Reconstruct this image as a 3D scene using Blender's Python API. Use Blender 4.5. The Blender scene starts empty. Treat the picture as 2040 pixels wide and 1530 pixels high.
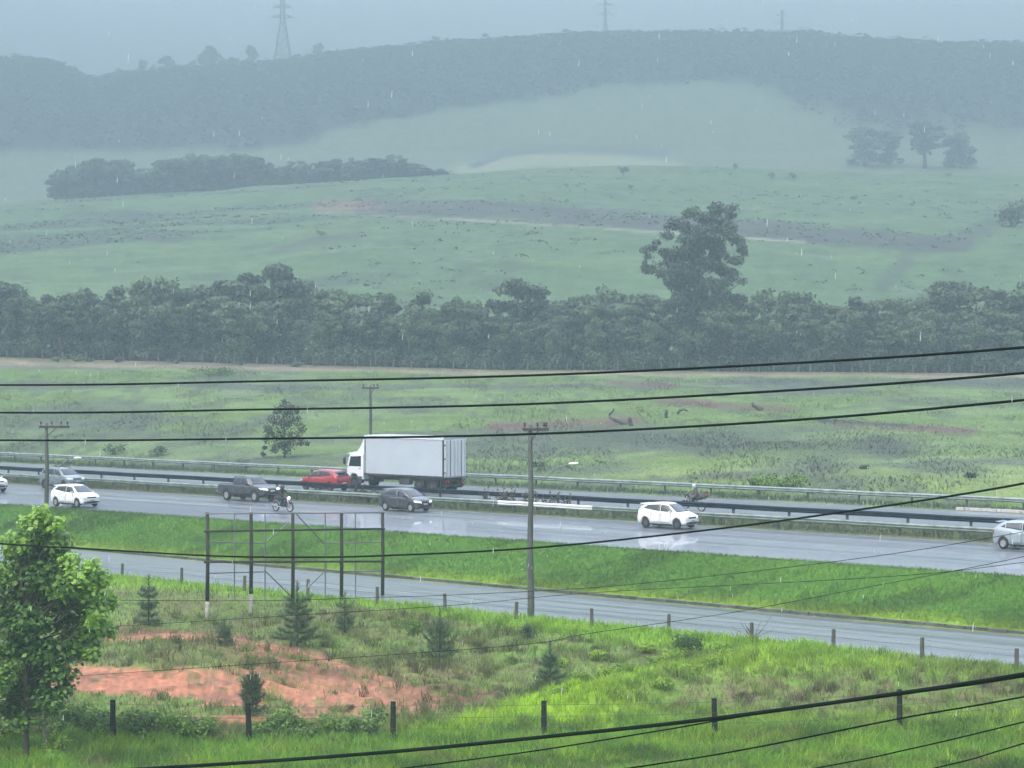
import bpy, bmesh, math, random
import numpy as np
from mathutils import Vector, Matrix
from mathutils.bvhtree import BVHTree

R = math.radians
SC = bpy.context.scene
COL = SC.collection
rng = np.random.default_rng(7)
random.seed(7)

# ------------------------------------------------------------------ camera, sky, sun, exposure
F, UC, VH, CZ = 4000.0, 1020.0, 720.0, 12.0          # focal length and horizon in photograph pixels, camera height
cd = bpy.data.cameras.new('camera'); cam = bpy.data.objects.new('camera', cd); COL.objects.link(cam)
cd.sensor_width = 36.0; cd.lens = 36.0 * F / 2040.0; cd.shift_y = -45.0 / 2040.0
cd.clip_start = 0.5; cd.clip_end = 9000.0
cam.location = (0, 0, CZ); cam.rotation_euler = (R(90), 0, 0)
SC.camera = cam

SUN_EL, SUN_AZ = 56.0, 222.0
world = bpy.data.worlds.new('World'); SC.world = world; world.use_nodes = True
nt = world.node_tree; nt.nodes.clear()
def N(t, kind, **kw):
    n = t.nodes.new(kind)
    for k, v in kw.items(): setattr(n, k, v)
    return n
out = N(nt, 'ShaderNodeOutputWorld'); bg = N(nt, 'ShaderNodeBackground')
sky = N(nt, 'ShaderNodeTexSky', sky_type='NISHITA', sun_disc=False)
sky.sun_elevation = R(SUN_EL); sky.sun_rotation = R(SUN_AZ); sky.dust_density = 4.0; sky.air_density = 1.0; sky.ozone_density = 1.0
hs = N(nt, 'ShaderNodeHueSaturation'); hs.inputs['Saturation'].default_value = 0.55
tc = N(nt, 'ShaderNodeTexCoord'); sx = N(nt, 'ShaderNodeSeparateXYZ')
mr = N(nt, 'ShaderNodeMapRange'); mr.inputs[1].default_value = 0.03; mr.inputs[2].default_value = 0.5
mr.inputs[3].default_value = 0.18; mr.inputs[4].default_value = 3.6      # overcast: the zenith is brighter than the horizon
mm = N(nt, 'ShaderNodeMix', data_type='RGBA', blend_type='MULTIPLY'); mm.inputs[0].default_value = 1.0
cn = N(nt, 'ShaderNodeTexNoise'); cn.inputs['Scale'].default_value = 2.2; cn.inputs['Detail'].default_value = 5
cr = N(nt, 'ShaderNodeMapRange'); cr.inputs[1].default_value = .3; cr.inputs[2].default_value = .7; cr.inputs[3].default_value = .88; cr.inputs[4].default_value = 1.12
mc = N(nt, 'ShaderNodeMath', operation='MULTIPLY')
L = nt.links.new
L(tc.outputs['Generated'], sx.inputs[0]); L(sx.outputs['Z'], mr.inputs[0])
L(tc.outputs['Generated'], cn.inputs['Vector']); L(cn.outputs[0], cr.inputs[0])
ah = N(nt, 'ShaderNodeMapRange', interpolation_type='SMOOTHSTEP'); ah.inputs[1].default_value = .25; ah.inputs[2].default_value = .85; ah.inputs[3].default_value = 1.0; ah.inputs[4].default_value = 3.7
md = N(nt, 'ShaderNodeMath', operation='MULTIPLY'); L(sx.outputs['Y'], ah.inputs[0]); L(mr.outputs[0], md.inputs[0]); L(ah.outputs[0], md.inputs[1])   # added bright lobe in the sky ahead, to brighten the wet road
L(md.outputs[0], mc.inputs[0]); L(cr.outputs[0], mc.inputs[1])
L(sky.outputs[0], hs.inputs['Color']); L(hs.outputs[0], mm.inputs[6]); L(mc.outputs[0], mm.inputs[7])
L(mm.outputs[2], bg.inputs['Color']); bg.inputs['Strength'].default_value = 0.145
L(bg.outputs[0], out.inputs['Surface'])

sl = bpy.data.lights.new('sun', 'SUN'); sun = bpy.data.objects.new('sun', sl); COL.objects.link(sun)
sl.energy = 0.72; sl.angle = R(45); sl.color = (1.0, 0.985, 0.97)
sun.rotation_euler = (R(90 - SUN_EL), 0, R(180 - SUN_AZ))
SC.view_settings.view_transform = 'Standard'; SC.view_settings.look = 'None'
SC.view_settings.exposure = 0.17; SC.view_settings.gamma = 1.0; SC.view_settings.use_curve_mapping = False
SC.cycles.use_denoising = True
SC.cycles.volume_bounces = 2; SC.cycles.max_bounces = 6; SC.cycles.transparent_max_bounces = 8
SC.cycles.caustics_reflective = False; SC.cycles.caustics_refractive = False

# ------------------------------------------------------------------ small tools
def vnoise(x, y, seed=0):
    x = np.asarray(x, float); y = np.asarray(y, float)
    ix = np.floor(x).astype(np.int64); iy = np.floor(y).astype(np.int64)
    fx = x - ix; fy = y - iy; fx = fx*fx*(3-2*fx); fy = fy*fy*(3-2*fy)
    def h(a, b):
        v = (a*374761393 + b*668265263 + seed*1274126177) & 0xffffffff
        v = ((v ^ (v >> 13)) * 1274126177) & 0xffffffff
        return (v ^ (v >> 16)) / 4294967296.0
    a, b, c, d = h(ix, iy), h(ix+1, iy), h(ix, iy+1), h(ix+1, iy+1)
    return (a*(1-fx)+b*fx)*(1-fy) + (c*(1-fx)+d*fx)*fy
def fbm(x, y, seed=0, o=4):
    v = 0; a = 0.5; s = 0
    for i in range(o):
        v = v + a*vnoise(np.asarray(x)*2**i, np.asarray(y)*2**i, seed+i*17); s += a; a *= 0.5
    return v/s
def smooth(t): t = np.clip(t, 0, 1); return t*t*(3-2*t)

def mesh_np(name, V, Fs, mat=None, shade=False, attrs=None, cols=None):
    """Fs: list of int arrays (M,k)."""
    me = bpy.data.meshes.new(name); V = np.asarray(V, np.float32)
    if not isinstance(Fs, (list, tuple)): Fs = [Fs]
    Fs = [np.asarray(f, np.int32) for f in Fs if len(f)]
    loops = np.concatenate([f.ravel() for f in Fs]); tot = np.concatenate([np.full(len(f), f.shape[1], np.int32) for f in Fs])
    me.vertices.add(len(V)); me.vertices.foreach_set('co', V.ravel())
    me.loops.add(len(loops)); me.loops.foreach_set('vertex_index', loops)
    me.polygons.add(len(tot)); st = np.zeros(len(tot), np.int32); st[1:] = np.cumsum(tot)[:-1]
    me.polygons.foreach_set('loop_start', st)
    try: me.polygons.foreach_set('loop_total', tot)
    except Exception: pass
    if attrs:
        for k, a in attrs.items():
            at = me.attributes.new(k, 'FLOAT', 'POINT'); at.data.foreach_set('value', np.asarray(a, np.float32))
    if cols is not None:
        c4 = np.ones((len(V), 4), np.float32); c4[:, :3] = cols
        at = me.attributes.new('Col', 'FLOAT_COLOR', 'POINT'); at.data.foreach_set('color', c4.ravel())
    me.update(calc_edges=True)
    if shade: me.polygons.foreach_set('use_smooth', np.ones(len(tot), bool))
    if mat: me.materials.append(mat)
    return me
def link(name, me, parent=None):
    o = bpy.data.objects.new(name, me); COL.objects.link(o)
    if parent: o.parent = parent
    return o
def empty(name, loc=(0, 0, 0), rz=0.0):
    o = bpy.data.objects.new(name, None); COL.objects.link(o)
    o.location = loc; o.rotation_euler = (0, 0, rz); o.empty_display_size = .2
    return o
def tag(o, label=None, cat=None, group=None, kind=None):
    for k, v in (('label', label), ('category', cat), ('group', group), ('kind', kind)):
        if v: o[k] = v
    return o
def kids(o): return [c for c in bpy.data.objects if c.parent == o]
def copy_tree(o, parent=None):
    c = o.copy(); COL.objects.link(c); c.parent = parent
    for ch in list(o.children): copy_tree(ch, c)
    return c

class MB:
    """gathers boxes, tubes, lathes into one mesh"""
    def __init__(s): s.v = []; s.f = []
    def add(s, vs, fs):
        b = len(s.v); s.v += [tuple(v) for v in vs]; s.f += [tuple(b+i for i in f) for f in fs]; return s
    def box(s, c, d, M=None, tap=1.0):
        x, y, z = d[0]/2, d[1]/2, d[2]/2
        vs = [Vector((sx*x*(tap if sz > 0 else 1), sy*y*(tap if sz > 0 else 1), sz*z)) for sx in (-1, 1) for sy in (-1, 1) for sz in (-1, 1)]
        if M: vs = [M @ v for v in vs]
        vs = [v+Vector(c) for v in vs]
        return s.add(vs, [(0, 1, 3, 2), (4, 6, 7, 5), (0, 4, 5, 1), (2, 3, 7, 6), (0, 2, 6, 4), (1, 5, 7, 3)])
    def tube(s, pts, r, n=8, cap=True):
        pts = [Vector(p) for p in pts]; rs = r if isinstance(r, (list, tuple)) else [r]*len(pts)
        rings = []; up = Vector((0.31, 0.17, 0.93)).normalized()
        for i, p in enumerate(pts):
            t = (pts[min(i+1, len(pts)-1)]-pts[max(i-1, 0)]).normalized()
            a = t.cross(up)
            if a.length < .05: a = t.cross(Vector((1, 0, 0)))
            a.normalize(); b = t.cross(a)
            rings.append([p+(a*math.cos(2*math.pi*k/n)+b*math.sin(2*math.pi*k/n))*rs[i] for k in range(n)])
        vs = [v for ring in rings for v in ring]; fs = []
        for i in range(len(pts)-1):
            for k in range(n):
                fs.append((i*n+k, i*n+(k+1) % n, (i+1)*n+(k+1) % n, (i+1)*n+k))
        if cap: fs += [tuple(range(n-1, -1, -1)), tuple((len(pts)-1)*n+k for k in range(n))]
        return s.add(vs, fs)
    def lathe(s, prof, M=None, n=24):
        """prof: list of (r, h) turned about local y"""
        vs = []; fs = []; m = len(prof)
        for k in range(n):
            a = 2*math.pi*k/n
            for r, h in prof: vs.append(Vector((r*math.cos(a), h, r*math.sin(a))))
        for k in range(n):
            for i in range(m-1):
                fs.append((k*m+i, k*m+i+1, ((k+1) % n)*m+i+1, ((k+1) % n)*m+i))
        if M: vs = [M @ v for v in vs]
        return s.add(vs, fs)
    def build(s, name, mat, parent=None, shade=False, bevel=0):
        me = bpy.data.meshes.new(name); me.from_pydata(s.v, [], s.f); me.update()
        bm = bmesh.new(); bm.from_mesh(me); bmesh.ops.recalc_face_normals(bm, faces=bm.faces)
        if bevel: bmesh.ops.bevel(bm, geom=[e for e in bm.edges if len(e.link_faces) == 2 and e.calc_face_angle(0) > .6], offset=bevel, segments=2, affect='EDGES', clamp_overlap=True)
        bm.to_mesh(me); bm.free()
        if shade: me.polygons.foreach_set('use_smooth', np.ones(len(me.polygons), bool))
        if mat: me.materials.append(mat)
        return link(name, me, parent)

# ------------------------------------------------------------------ materials
def mat(name, base, rough=.6, var=.18, scale=3.0, metallic=0, coat=0, emit=0, bump=0, spec=.5, stretch=(1, 1, 1), rvar=0, ior=1.45, coatr=.04):
    m = bpy.data.materials.new(name); m.use_nodes = True; t = m.node_tree; b = t.nodes['Principled BSDF']
    b.inputs['Roughness'].default_value = rough; b.inputs['Metallic'].default_value = metallic; b.inputs['IOR'].default_value = ior
    b.inputs['Coat Weight'].default_value = coat; b.inputs['Coat Roughness'].default_value = coatr; b.inputs['Coat IOR'].default_value = 1.6
    b.inputs['Specular IOR Level'].default_value = spec
    co = N(t, 'ShaderNodeTexCoord'); mp = N(t, 'ShaderNodeMapping'); mp.inputs['Scale'].default_value = stretch
    no = N(t, 'ShaderNodeTexNoise'); no.inputs['Scale'].default_value = scale; no.inputs['Detail'].default_value = 6
    t.links.new(co.outputs['Object'], mp.inputs[0]); t.links.new(mp.outputs[0], no.inputs['Vector'])
    rp = N(t, 'ShaderNodeValToRGB'); e = rp.color_ramp.elements
    e[0].position = .3; e[1].position = .7
    e[0].color = tuple(max(0, c*(1-var)) for c in base)+(1,); e[1].color = tuple(min(1, c*(1+var)) for c in base)+(1,)
    t.links.new(no.outputs[0], rp.inputs[0]); t.links.new(rp.outputs[0], b.inputs['Base Color'])
    if rvar:
        m2 = N(t, 'ShaderNodeMapRange'); m2.inputs[1].default_value = .35; m2.inputs[2].default_value = .65
        m2.inputs[3].default_value = rough; m2.inputs[4].default_value = rough+rvar
        t.links.new(no.outputs[0], m2.inputs[0]); t.links.new(m2.outputs[0], b.inputs['Roughness'])
    if bump:
        bp = N(t, 'ShaderNodeBump'); bp.inputs['Strength'].default_value = bump; bp.inputs['Distance'].default_value = .05
        t.links.new(no.outputs[0], bp.inputs['Height']); t.links.new(bp.outputs[0], b.inputs['Normal'])
    if emit:
        b.inputs['Emission Color'].default_value = (1, .97, .9, 1); b.inputs['Emission Strength'].default_value = emit
    return m
def roadmat(name, base, rough, coat, coatr, ior):
    m = mat(name, base, rough, .3, .9, spec=.5, bump=.01, stretch=(.05, 1, 1), rvar=.14, ior=ior, coat=coat, coatr=coatr); t = m.node_tree; b = t.nodes['Principled BSDF']
    co = N(t, 'ShaderNodeTexCoord'); mp = N(t, 'ShaderNodeMapping'); mp.inputs['Scale'].default_value = (.012, 1.1, 1); no = N(t, 'ShaderNodeTexNoise'); no.inputs['Scale'].default_value = 1.0; no.inputs['Detail'].default_value = 7
    t.links.new(co.outputs['Object'], mp.inputs[0]); t.links.new(mp.outputs[0], no.inputs['Vector'])
    q = N(t, 'ShaderNodeMapRange'); q.inputs[1].default_value = .4; q.inputs[2].default_value = .62; q.inputs[3].default_value = coat*.6; q.inputs[4].default_value = coat
    t.links.new(no.outputs[0], q.inputs[0]); t.links.new(q.outputs[0], b.inputs['Coat Weight'])
    w = N(t, 'ShaderNodeMapRange'); w.inputs[1].default_value = .36; w.inputs[2].default_value = .62; w.inputs[3].default_value = rough+.16; w.inputs[4].default_value = rough-.16
    t.links.new(no.outputs[0], w.inputs[0]); t.links.new(w.outputs[0], b.inputs['Roughness'])   # wheel paths hold a thinner film of water
    return m
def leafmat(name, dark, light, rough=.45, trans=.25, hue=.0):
    """tone attribute runs from dark leaves to pale ones; each tree shifts a little"""
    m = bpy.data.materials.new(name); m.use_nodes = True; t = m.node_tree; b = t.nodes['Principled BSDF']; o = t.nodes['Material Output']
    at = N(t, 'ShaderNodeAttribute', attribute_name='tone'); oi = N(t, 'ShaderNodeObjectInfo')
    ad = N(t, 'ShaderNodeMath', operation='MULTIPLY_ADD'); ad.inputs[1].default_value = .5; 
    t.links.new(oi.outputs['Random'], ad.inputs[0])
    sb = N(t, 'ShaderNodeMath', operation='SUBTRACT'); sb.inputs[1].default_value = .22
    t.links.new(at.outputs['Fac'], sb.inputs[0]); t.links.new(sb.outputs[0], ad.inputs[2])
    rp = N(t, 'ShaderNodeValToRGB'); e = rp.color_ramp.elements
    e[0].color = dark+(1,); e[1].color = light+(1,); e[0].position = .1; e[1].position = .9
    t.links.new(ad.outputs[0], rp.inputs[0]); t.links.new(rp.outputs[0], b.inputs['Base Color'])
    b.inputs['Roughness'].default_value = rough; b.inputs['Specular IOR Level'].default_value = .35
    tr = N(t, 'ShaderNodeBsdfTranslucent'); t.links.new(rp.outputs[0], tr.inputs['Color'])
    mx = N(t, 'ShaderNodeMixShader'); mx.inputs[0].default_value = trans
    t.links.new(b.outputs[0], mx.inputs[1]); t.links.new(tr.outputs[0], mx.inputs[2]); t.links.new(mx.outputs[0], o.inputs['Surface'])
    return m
def colmat(name, rough=.85, n1=.35, n2=7.0, amp=.25, trans=0, bump=0, upn=0):
    """earth and grass: Col attribute, broken up by two sizes of noise"""
    m = bpy.data.materials.new(name); m.use_nodes = True; t = m.node_tree; b = t.nodes['Principled BSDF']; o = t.nodes['Material Output']
    at = N(t, 'ShaderNodeAttribute', attribute_name='Col'); co = N(t, 'ShaderNodeTexCoord')
    fac = None
    for s, a in ((n1, amp), (n2, amp*1.2)):
        no = N(t, 'ShaderNodeTexNoise'); no.inputs['Scale'].default_value = s; no.inputs['Detail'].default_value = 5
        t.links.new(co.outputs['Object'], no.inputs['Vector'])
        r = N(t, 'ShaderNodeMapRange'); r.inputs[1].default_value = .25; r.inputs[2].default_value = .75; r.inputs[3].default_value = 1-a; r.inputs[4].default_value = 1+a
        t.links.new(no.outputs[0], r.inputs[0])
        if fac is None: fac = r.outputs[0]
        else:
            q = N(t, 'ShaderNodeMath', operation='MULTIPLY'); t.links.new(fac, q.inputs[0]); t.links.new(r.outputs[0], q.inputs[1]); fac = q.outputs[0]
        last = no
    mx = N(t, 'ShaderNodeMix', data_type='RGBA', blend_type='MULTIPLY'); mx.inputs[0].default_value = 1
    t.links.new(at.outputs['Color'], mx.inputs[6]); t.links.new(fac, mx.inputs[7]); t.links.new(mx.outputs[2], b.inputs['Base Color'])
    b.inputs['Roughness'].default_value = rough; b.inputs['Specular IOR Level'].default_value = .2
    if bump:
        bp = N(t, 'ShaderNodeBump'); bp.inputs['Strength'].default_value = bump; bp.inputs['Distance'].default_value = .12
        t.links.new(last.outputs[0], bp.inputs['Height']); t.links.new(bp.outputs[0], b.inputs['Normal'])
    if upn:   # tufts of fine leaves scatter light like a rounded clump, not like one flat blade
        ge = N(t, 'ShaderNodeNewGeometry'); va = N(t, 'ShaderNodeMix', data_type='VECTOR'); va.inputs[0].default_value = upn; va.inputs[5].default_value = (0, 0, 1)
        t.links.new(ge.outputs['Normal'], va.inputs[4]); t.links.new(va.outputs[1], b.inputs['Normal'])
    if trans:
        tr = N(t, 'ShaderNodeBsdfTranslucent'); t.links.new(mx.outputs[2], tr.inputs['Color'])
        ms = N(t, 'ShaderNodeMixShader'); ms.inputs[0].default_value = trans
        t.links.new(b.outputs[0], ms.inputs[1]); t.links.new(tr.outputs[0], ms.inputs[2]); t.links.new(ms.outputs[0], o.inputs['Surface'])
    return m

M = {
 'ground': colmat('ground', .9, .25, 3.0, .22, bump=.5), 'blade': colmat('grass_blades', .6, .3, 2.0, .15, trans=.4, upn=.45), 'blade_far': colmat('distant_grass', .8, .2, 1.2, .15, trans=.1, upn=.85),
 'asphalt': roadmat('wet_asphalt', (.07, .086, .108), .48, .58, .05, 3.1),
 'asphalt2': roadmat('wet_side_asphalt', (.08, .095, .11), .44, .4, .09, 2.7),
 'paint_line': mat('road_paint', (.3, .3, .3), .25, .4, 2),
 'kerb': mat('kerb_concrete', (.075, .075, .07), .7, .6, 1.2, bump=.2),
 'steel': mat('galvanised_steel', (.25, .30, .30), .55, .25, 2, metallic=.2),
 'steel_green': mat('weathered_steel', (.22, .27, .24), .5, .3, 1.5, metallic=.3),
 'steel_new': mat('new_bright_steel', (.72, .76, .76), .35, .1, 2, metallic=.2),
 'steel_dark': mat('near_black_steel', (.010, .018, .030), .75, .3, 2, spec=.08),  # much darker and duller than the other rail steels
 'post_dark': mat('dark_post', (.06, .07, .07), .6, .3, 3),
 'wood_dark': mat('wet_dark_wood', (.016, .018, .014), .75, .4, 5, bump=.2, stretch=(1, 1, .1), spec=.12),
 'post_old': mat('old_wood_post', (.042, .042, .034), .8, .4, 5, bump=.2, stretch=(1, 1, .1), spec=.12),
 'post_pale': mat('pale_grey_post', (.17, .17, .15), .8, .3, 4),
 'wood_mid': mat('weathered_wood', (.09, .085, .07), .75, .4, 5, bump=.3, stretch=(1, 1, .15)),
 'whitewash': mat('whitewashed_wood', (.30, .29, .25), .8, .35, 4),
 'concrete_pole': mat('wet_concrete_pole', (.085, .095, .085), .6, .45, 1.0, stretch=(1, 1, .3)),
 'rust': mat('weathered_arm', (.055, .045, .042), .7, .3, 4),
 'ceramic': mat('brown_ceramic', (.05, .04, .04), .3, .2, 4),
 'lamp': mat('lamp_shell', (.82, .84, .80), .3, .05, 4),
 'galv': mat('pale_pipe', (.45, .48, .44), .45, .15, 4),
 'cable': mat('black_cable', (.004, .009, .008), .7, .3, 3, spec=.06),
 'white': mat('white_car_paint', (.8, .82, .83), .25, .03, 2, coat=.6),
 'silver': mat('silver_car_paint', (.36, .42, .46), .3, .05, 2, coat=.6, metallic=.4),
 'greycar': mat('grey_car_paint', (.2, .24, .26), .28, .08, 2, coat=.7, metallic=.3),
 'darkcar': mat('dark_grey_car_paint', (.035, .04, .048), .25, .1, 2, coat=.8),
 'pick': mat('charcoal_car_paint', (.04, .042, .05), .3, .12, 2, coat=.6),
 'red': mat('red_car_paint', (.34, .022, .03), .28, .06, 2, coat=.7),
 'glass': mat('car_glass', (.012, .017, .02), .06, .1, 2, spec=.5, ior=2.0),
 'tyre': mat('tyre_rubber', (.018, .018, .02), .7, .2, 8),
 'rim': mat('alloy_rim', (.42, .43, .45), .35, .1, 6, metallic=.4),
 'rim_dark': mat('dark_rim', (.1, .1, .11), .4, .1, 6, metallic=.4),
 'plastic': mat('black_plastic', (.02, .02, .022), .5, .15, 5),
 'head': mat('headlamp_lens', (.75, .78, .8), .08, .05, 5), 'head_on': mat('lit_headlamp', (.9, .9, .9), .1, .02, 5, emit=1.1),
 'tail': mat('tail_lamp', (.35, .015, .015), .15, .1, 5),
 'plate': mat('licence_plate', (.45, .46, .46), .4, .05, 5),
 'van_side': mat('cargo_side', (.47, .53, .58), .4, .05, .7, bump=.01), 'van_white': mat('truck_white', (.8, .83, .85), .3, .04, 1.5, coat=.3),
 'chassis': mat('dirty_chassis', (.04, .045, .05), .7, .4, 3),
 'pylon': mat('pylon_steel', (.16, .17, .18), .6, .1, 1),
 'bark': mat('bark', (.075, .065, .05), .85, .35, 6, bump=.4, stretch=(1, 1, .2)), 'bark_pale': mat('pale_bark', (.10, .10, .09), .8, .25, 3, stretch=(1, 1, .2)),
 'skin': mat('skin', (.35, .2, .14), .5, .05, 6), 'jacket': mat('dark_jacket', (.02, .024, .028), .6, .2, 6), 'jacket_b': mat('grey_brown_jacket', (.10, .095, .09), .7, .3, 9),
 'helmet_w': mat('pale_helmet', (.6, .62, .6), .2, .05, 6), 'helmet_k': mat('black_helmet', (.02, .025, .03), .2, .1, 6), 'orange': mat('orange_lens', (.45, .14, .04), .3, .1, 6),
 'leaf_wood': leafmat('wood_leaves', (.03, .058, .045), (.165, .24, .12), .6, .3),
 'leaf_far': leafmat('far_forest_leaves', (.016, .032, .02), (.045, .07, .045), .8, .1),
 'leaf_scrub': leafmat('scrub_leaves', (.065, .09, .06), (.13, .18, .09), .8, .1),
 'leaf_euc': leafmat('gum_leaves', (.028, .052, .04), (.10, .15, .09), .6, .25),
 'leaf_front': leafmat('broad_glossy_leaves', (.018, .08, .018), (.29, .49, .08), .4, .38),
 'leaf_pine': leafmat('blue_green_needles', (.045, .085, .045), (.16, .235, .11), .6, .3),
 'leaf_olive': leafmat('olive_twigs', (.035, .055, .03), (.10, .115, .06), .7, .2),
 'leaf_brown': leafmat('brown_twigs', (.05, .045, .035), (.11, .10, .07), .8, .15),
 'leaf_weed': leafmat('weed_leaves', (.04, .10, .022), (.23, .37, .07), .6, .38),
 'leaf_lime': leafmat('lime_leaves', (.12, .24, .02), (.30, .46, .05), .5, .35),
 'drop': mat('rain_drop', (.55, .6, .62), .3, .02, 5),
}

# ------------------------------------------------------------------ the lie of the land
TH = R(38.5); DX, DY = math.cos(TH), -math.sin(TH); NX, NY = math.sin(TH), math.cos(TH)   # along and across the highway
S_FRONT0, S_FRONT1 = 74.6, 82.8
S_HW0, S_HW1, S_FAR0, S_FAR1 = 87.9, 102.9, 106.0, 119.6
Z_HW, Z_FAR = 2.0, 2.35
SK = [60, 74.55, 74.65, 82.70, 82.8, 83.15, 84.2, 87.5, 87.85, 87.95, 102.85, 102.95, 104.2, 105.6, 105.95, 106.05, 119.55, 119.65, 121.0, 124.0]
SZ = [0, .02, -.08, -.08, .02, .14, .45, 1.93, 2.03, 1.92, 1.92, 2.03, 2.17, 2.34, 2.37, 2.27, 2.27, 2.38, 2.34, 2.28]
UT = [-700, 0, 1000, 2040, 2900]; YT = [705, 712, 737, 744, 750]
UCR = [-700, -400, 0, 60, 105, 300, 500, 700, 900, 1000, 1100, 1250, 1400, 1600, 1800, 2040, 2900]
YCR = [430, 420, 408, 402, 398, 386, 375, 359, 348, 341, 335, 331, 332, 338, 343, 348, 365]
U10 = [-700, 0, 560, 1000, 1400, 2040, 2900]; Y10 = [330, 322, 302, 302, 302, 312, 320]
URG = [-700, -300, 0, 60, 110, 150, 165, 200, 240, 300, 360, 430, 540, 600, 700, 760, 830, 900, 960, 1050, 1150, 1250, 1400, 1500, 1600, 1650, 1750, 1850, 2040, 2300, 2900]
YRG = [150, 120, 128, 125, 132, 150, 163, 165, 155, 152, 148, 140, 135, 125, 112, 105, 100, 92, 90, 83, 76, 73, 74, 75, 74, 78, 88, 92, 97, 105, 130]
MX, MY = (400-1020)/4000*84, 84.0

def zat(py, Y): return CZ + (VH-py)/F*Y
def gz(X, Y, detail=True):
    X = np.asarray(X, float); Y = np.maximum(np.asarray(Y, float), 1.0)
    k = X/Y; u = UC+F*k; s = NX*X+NY*Y; den = np.maximum(NY+NX*k, .3)
    Ye = 74.6/den; Y0 = np.minimum(124/den, 255)
    zroad = np.interp(s, SK, SZ)
    tn = (Ye-Y)/np.maximum(Ye-70, 4)
    zn = -1.4*smooth(tn) + 9.0*smooth((50-Y)/46)
    fade = np.clip((74.3-s)/3.0, 0, 1)
    zn = zn + fade*((fbm(X*.35, Y*.35, 3)-.5)*.5 + (fbm(X*1.3, Y*1.3, 5, 3)-.5)*.22)
    zn = zn + fade*.75*np.exp(-((X-MX)/6.0)**2-((Y-MY)/6.5)**2)                     # the red earth mound
    rx, ry = X+6.6, Y-80.5; rm = np.exp(-((rx*.8)/6.5)**2-((ry+.35*rx)/4.2)**2); zn = zn + fade*rm*(.17*np.sin((ry+.55*rx)*7.0+2*fbm(X*.3, Y*.3, 9))+.14*(fbm(X*1.6, Y*1.6, 11, 3)-.5))
    d = (Y-(71.5+(u-860)*.0145)); zn = zn + fade*.45*np.exp(-(d/2.2)**2)*smooth((u-800)/150)*smooth((1750-u)/200)   # edge of the grassy bank
    # beyond the highway
    zt = zat(np.interp(u, UT, YT), 300.0)
    a = (Y-Y0)/np.maximum(300-Y0, 20)
    zf = 2.28+(zt-2.28)*np.clip(a, 0, 1)
    zc = zat(np.interp(u, UCR, YCR), 750.0)
    t = (Y-330)/420.0
    zh = zt + (zc-zt)*(1.25*t-.25*t*t)
    z8 = zc-3; z95 = zat(np.interp(u, UCR, YCR)-14, 950.0); z105 = zat(np.interp(u, U10, Y10), 1060.0)
    zr = zat(np.interp(u, URG, YRG)+15, 1450.0)
    def seg(a0, a1, za, zb): return za+(zb-za)*np.clip((Y-a0)/(a1-a0), 0, 1)
    z = np.where(Y < 300, zf, np.where(Y < 330, zt, zh))
    z = np.where(Y > 750, seg(750, 840, zc, z8), z)
    z = np.where(Y > 840, seg(840, 950, z8, z95), z)
    z = np.where(Y > 950, seg(950, 1060, z95, z105), z)
    z = np.where(Y > 1060, z105+(zr-z105)*np.sin(np.clip((Y-1060)/390, 0, 1)*1.45)/math.sin(1.45), z)
    z = np.where(Y > 1450, seg(1450, 1950, zr, zr+48), z)
    z = np.where(Y > 1950, seg(1950, 2700, zr+48, zr-60), z)
    if detail:
        am = np.clip((Y-Y0)/20, 0, 1)
        z = z + am*((fbm(X*.12, Y*.05, 21)-.5)*.7*np.clip((305-Y)/20, 0, 1) + np.clip((Y-330)/60, 0, 1)*np.clip((760-Y)/60, 0, 1)*((fbm(X*.012, Y*.02, 31)-.5)*7+(fbm(X*.05, Y*.06, 33)-.5)*1.6))
    return np.where(s < 74.55, zn, np.where(s < 124, zroad, z))
def g(x, y): return float(gz(np.array([x]), np.array([y]))[0])
YS = np.concatenate([np.arange(56, 330, .25), np.arange(330, 2400, 1.0)])
def hit(px, py):
    X = (px-UC)/F*YS; z = gz(X, YS); ok = np.nonzero(z >= zat(py, YS))[0]
    i = ok[0] if len(ok) else len(YS)-1
    return Vector((X[i], YS[i], z[i]))
def at(px, Y, dz=0): x = (px-UC)/F*Y; return Vector((x, Y, g(x, Y)+dz))
def P(px, py, Y): return Vector(((px-UC)/F*Y, Y, zat(py, Y)))
def road(t, s, z=0): return Vector((t*DX+s*NX, t*DY+s*NY, z))
def road_t(px, s):
    k = (px-UC)/F; return s*(k*NY-NX)/(DX-k*DY)

# ------------------------------------------------------------------ colours of the ground
C_LUSH = np.array((.085, .21, .024)); C_LIME = np.array((.25, .40, .022)); C_DRY = np.array((.14, .135, .055)); C_SOIL = np.array((.34, .145, .088))
C_FIELD = np.array((.125, .20, .055)); C_FDRY = np.array((.095, .125, .08)); C_RED = np.array((.13, .085, .07)); C_BROWN = np.array((.17, .115, .08)); C_MUD = np.array((.15, .08, .055))
def segd(u, v, a, b, sy=2.5):
    ax, ay, bx, by = a[0], a[1]*sy, b[0], b[1]*sy; v = v*sy
    dx, dy = bx-ax, by-ay; t = np.clip(((u-ax)*dx+(v-ay)*dy)/(dx*dx+dy*dy), 0, 1)
    return np.hypot(u-ax-t*dx, v-ay-t*dy)
def poly(u, v, pts, w, sy=2.5):
    d = np.full(np.shape(u), 1e9)
    for a, b in zip(pts[:-1], pts[1:]): d = np.minimum(d, segd(u, v, a, b, sy))
    return np.clip(1.5-d/w, 0, 1)
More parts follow.
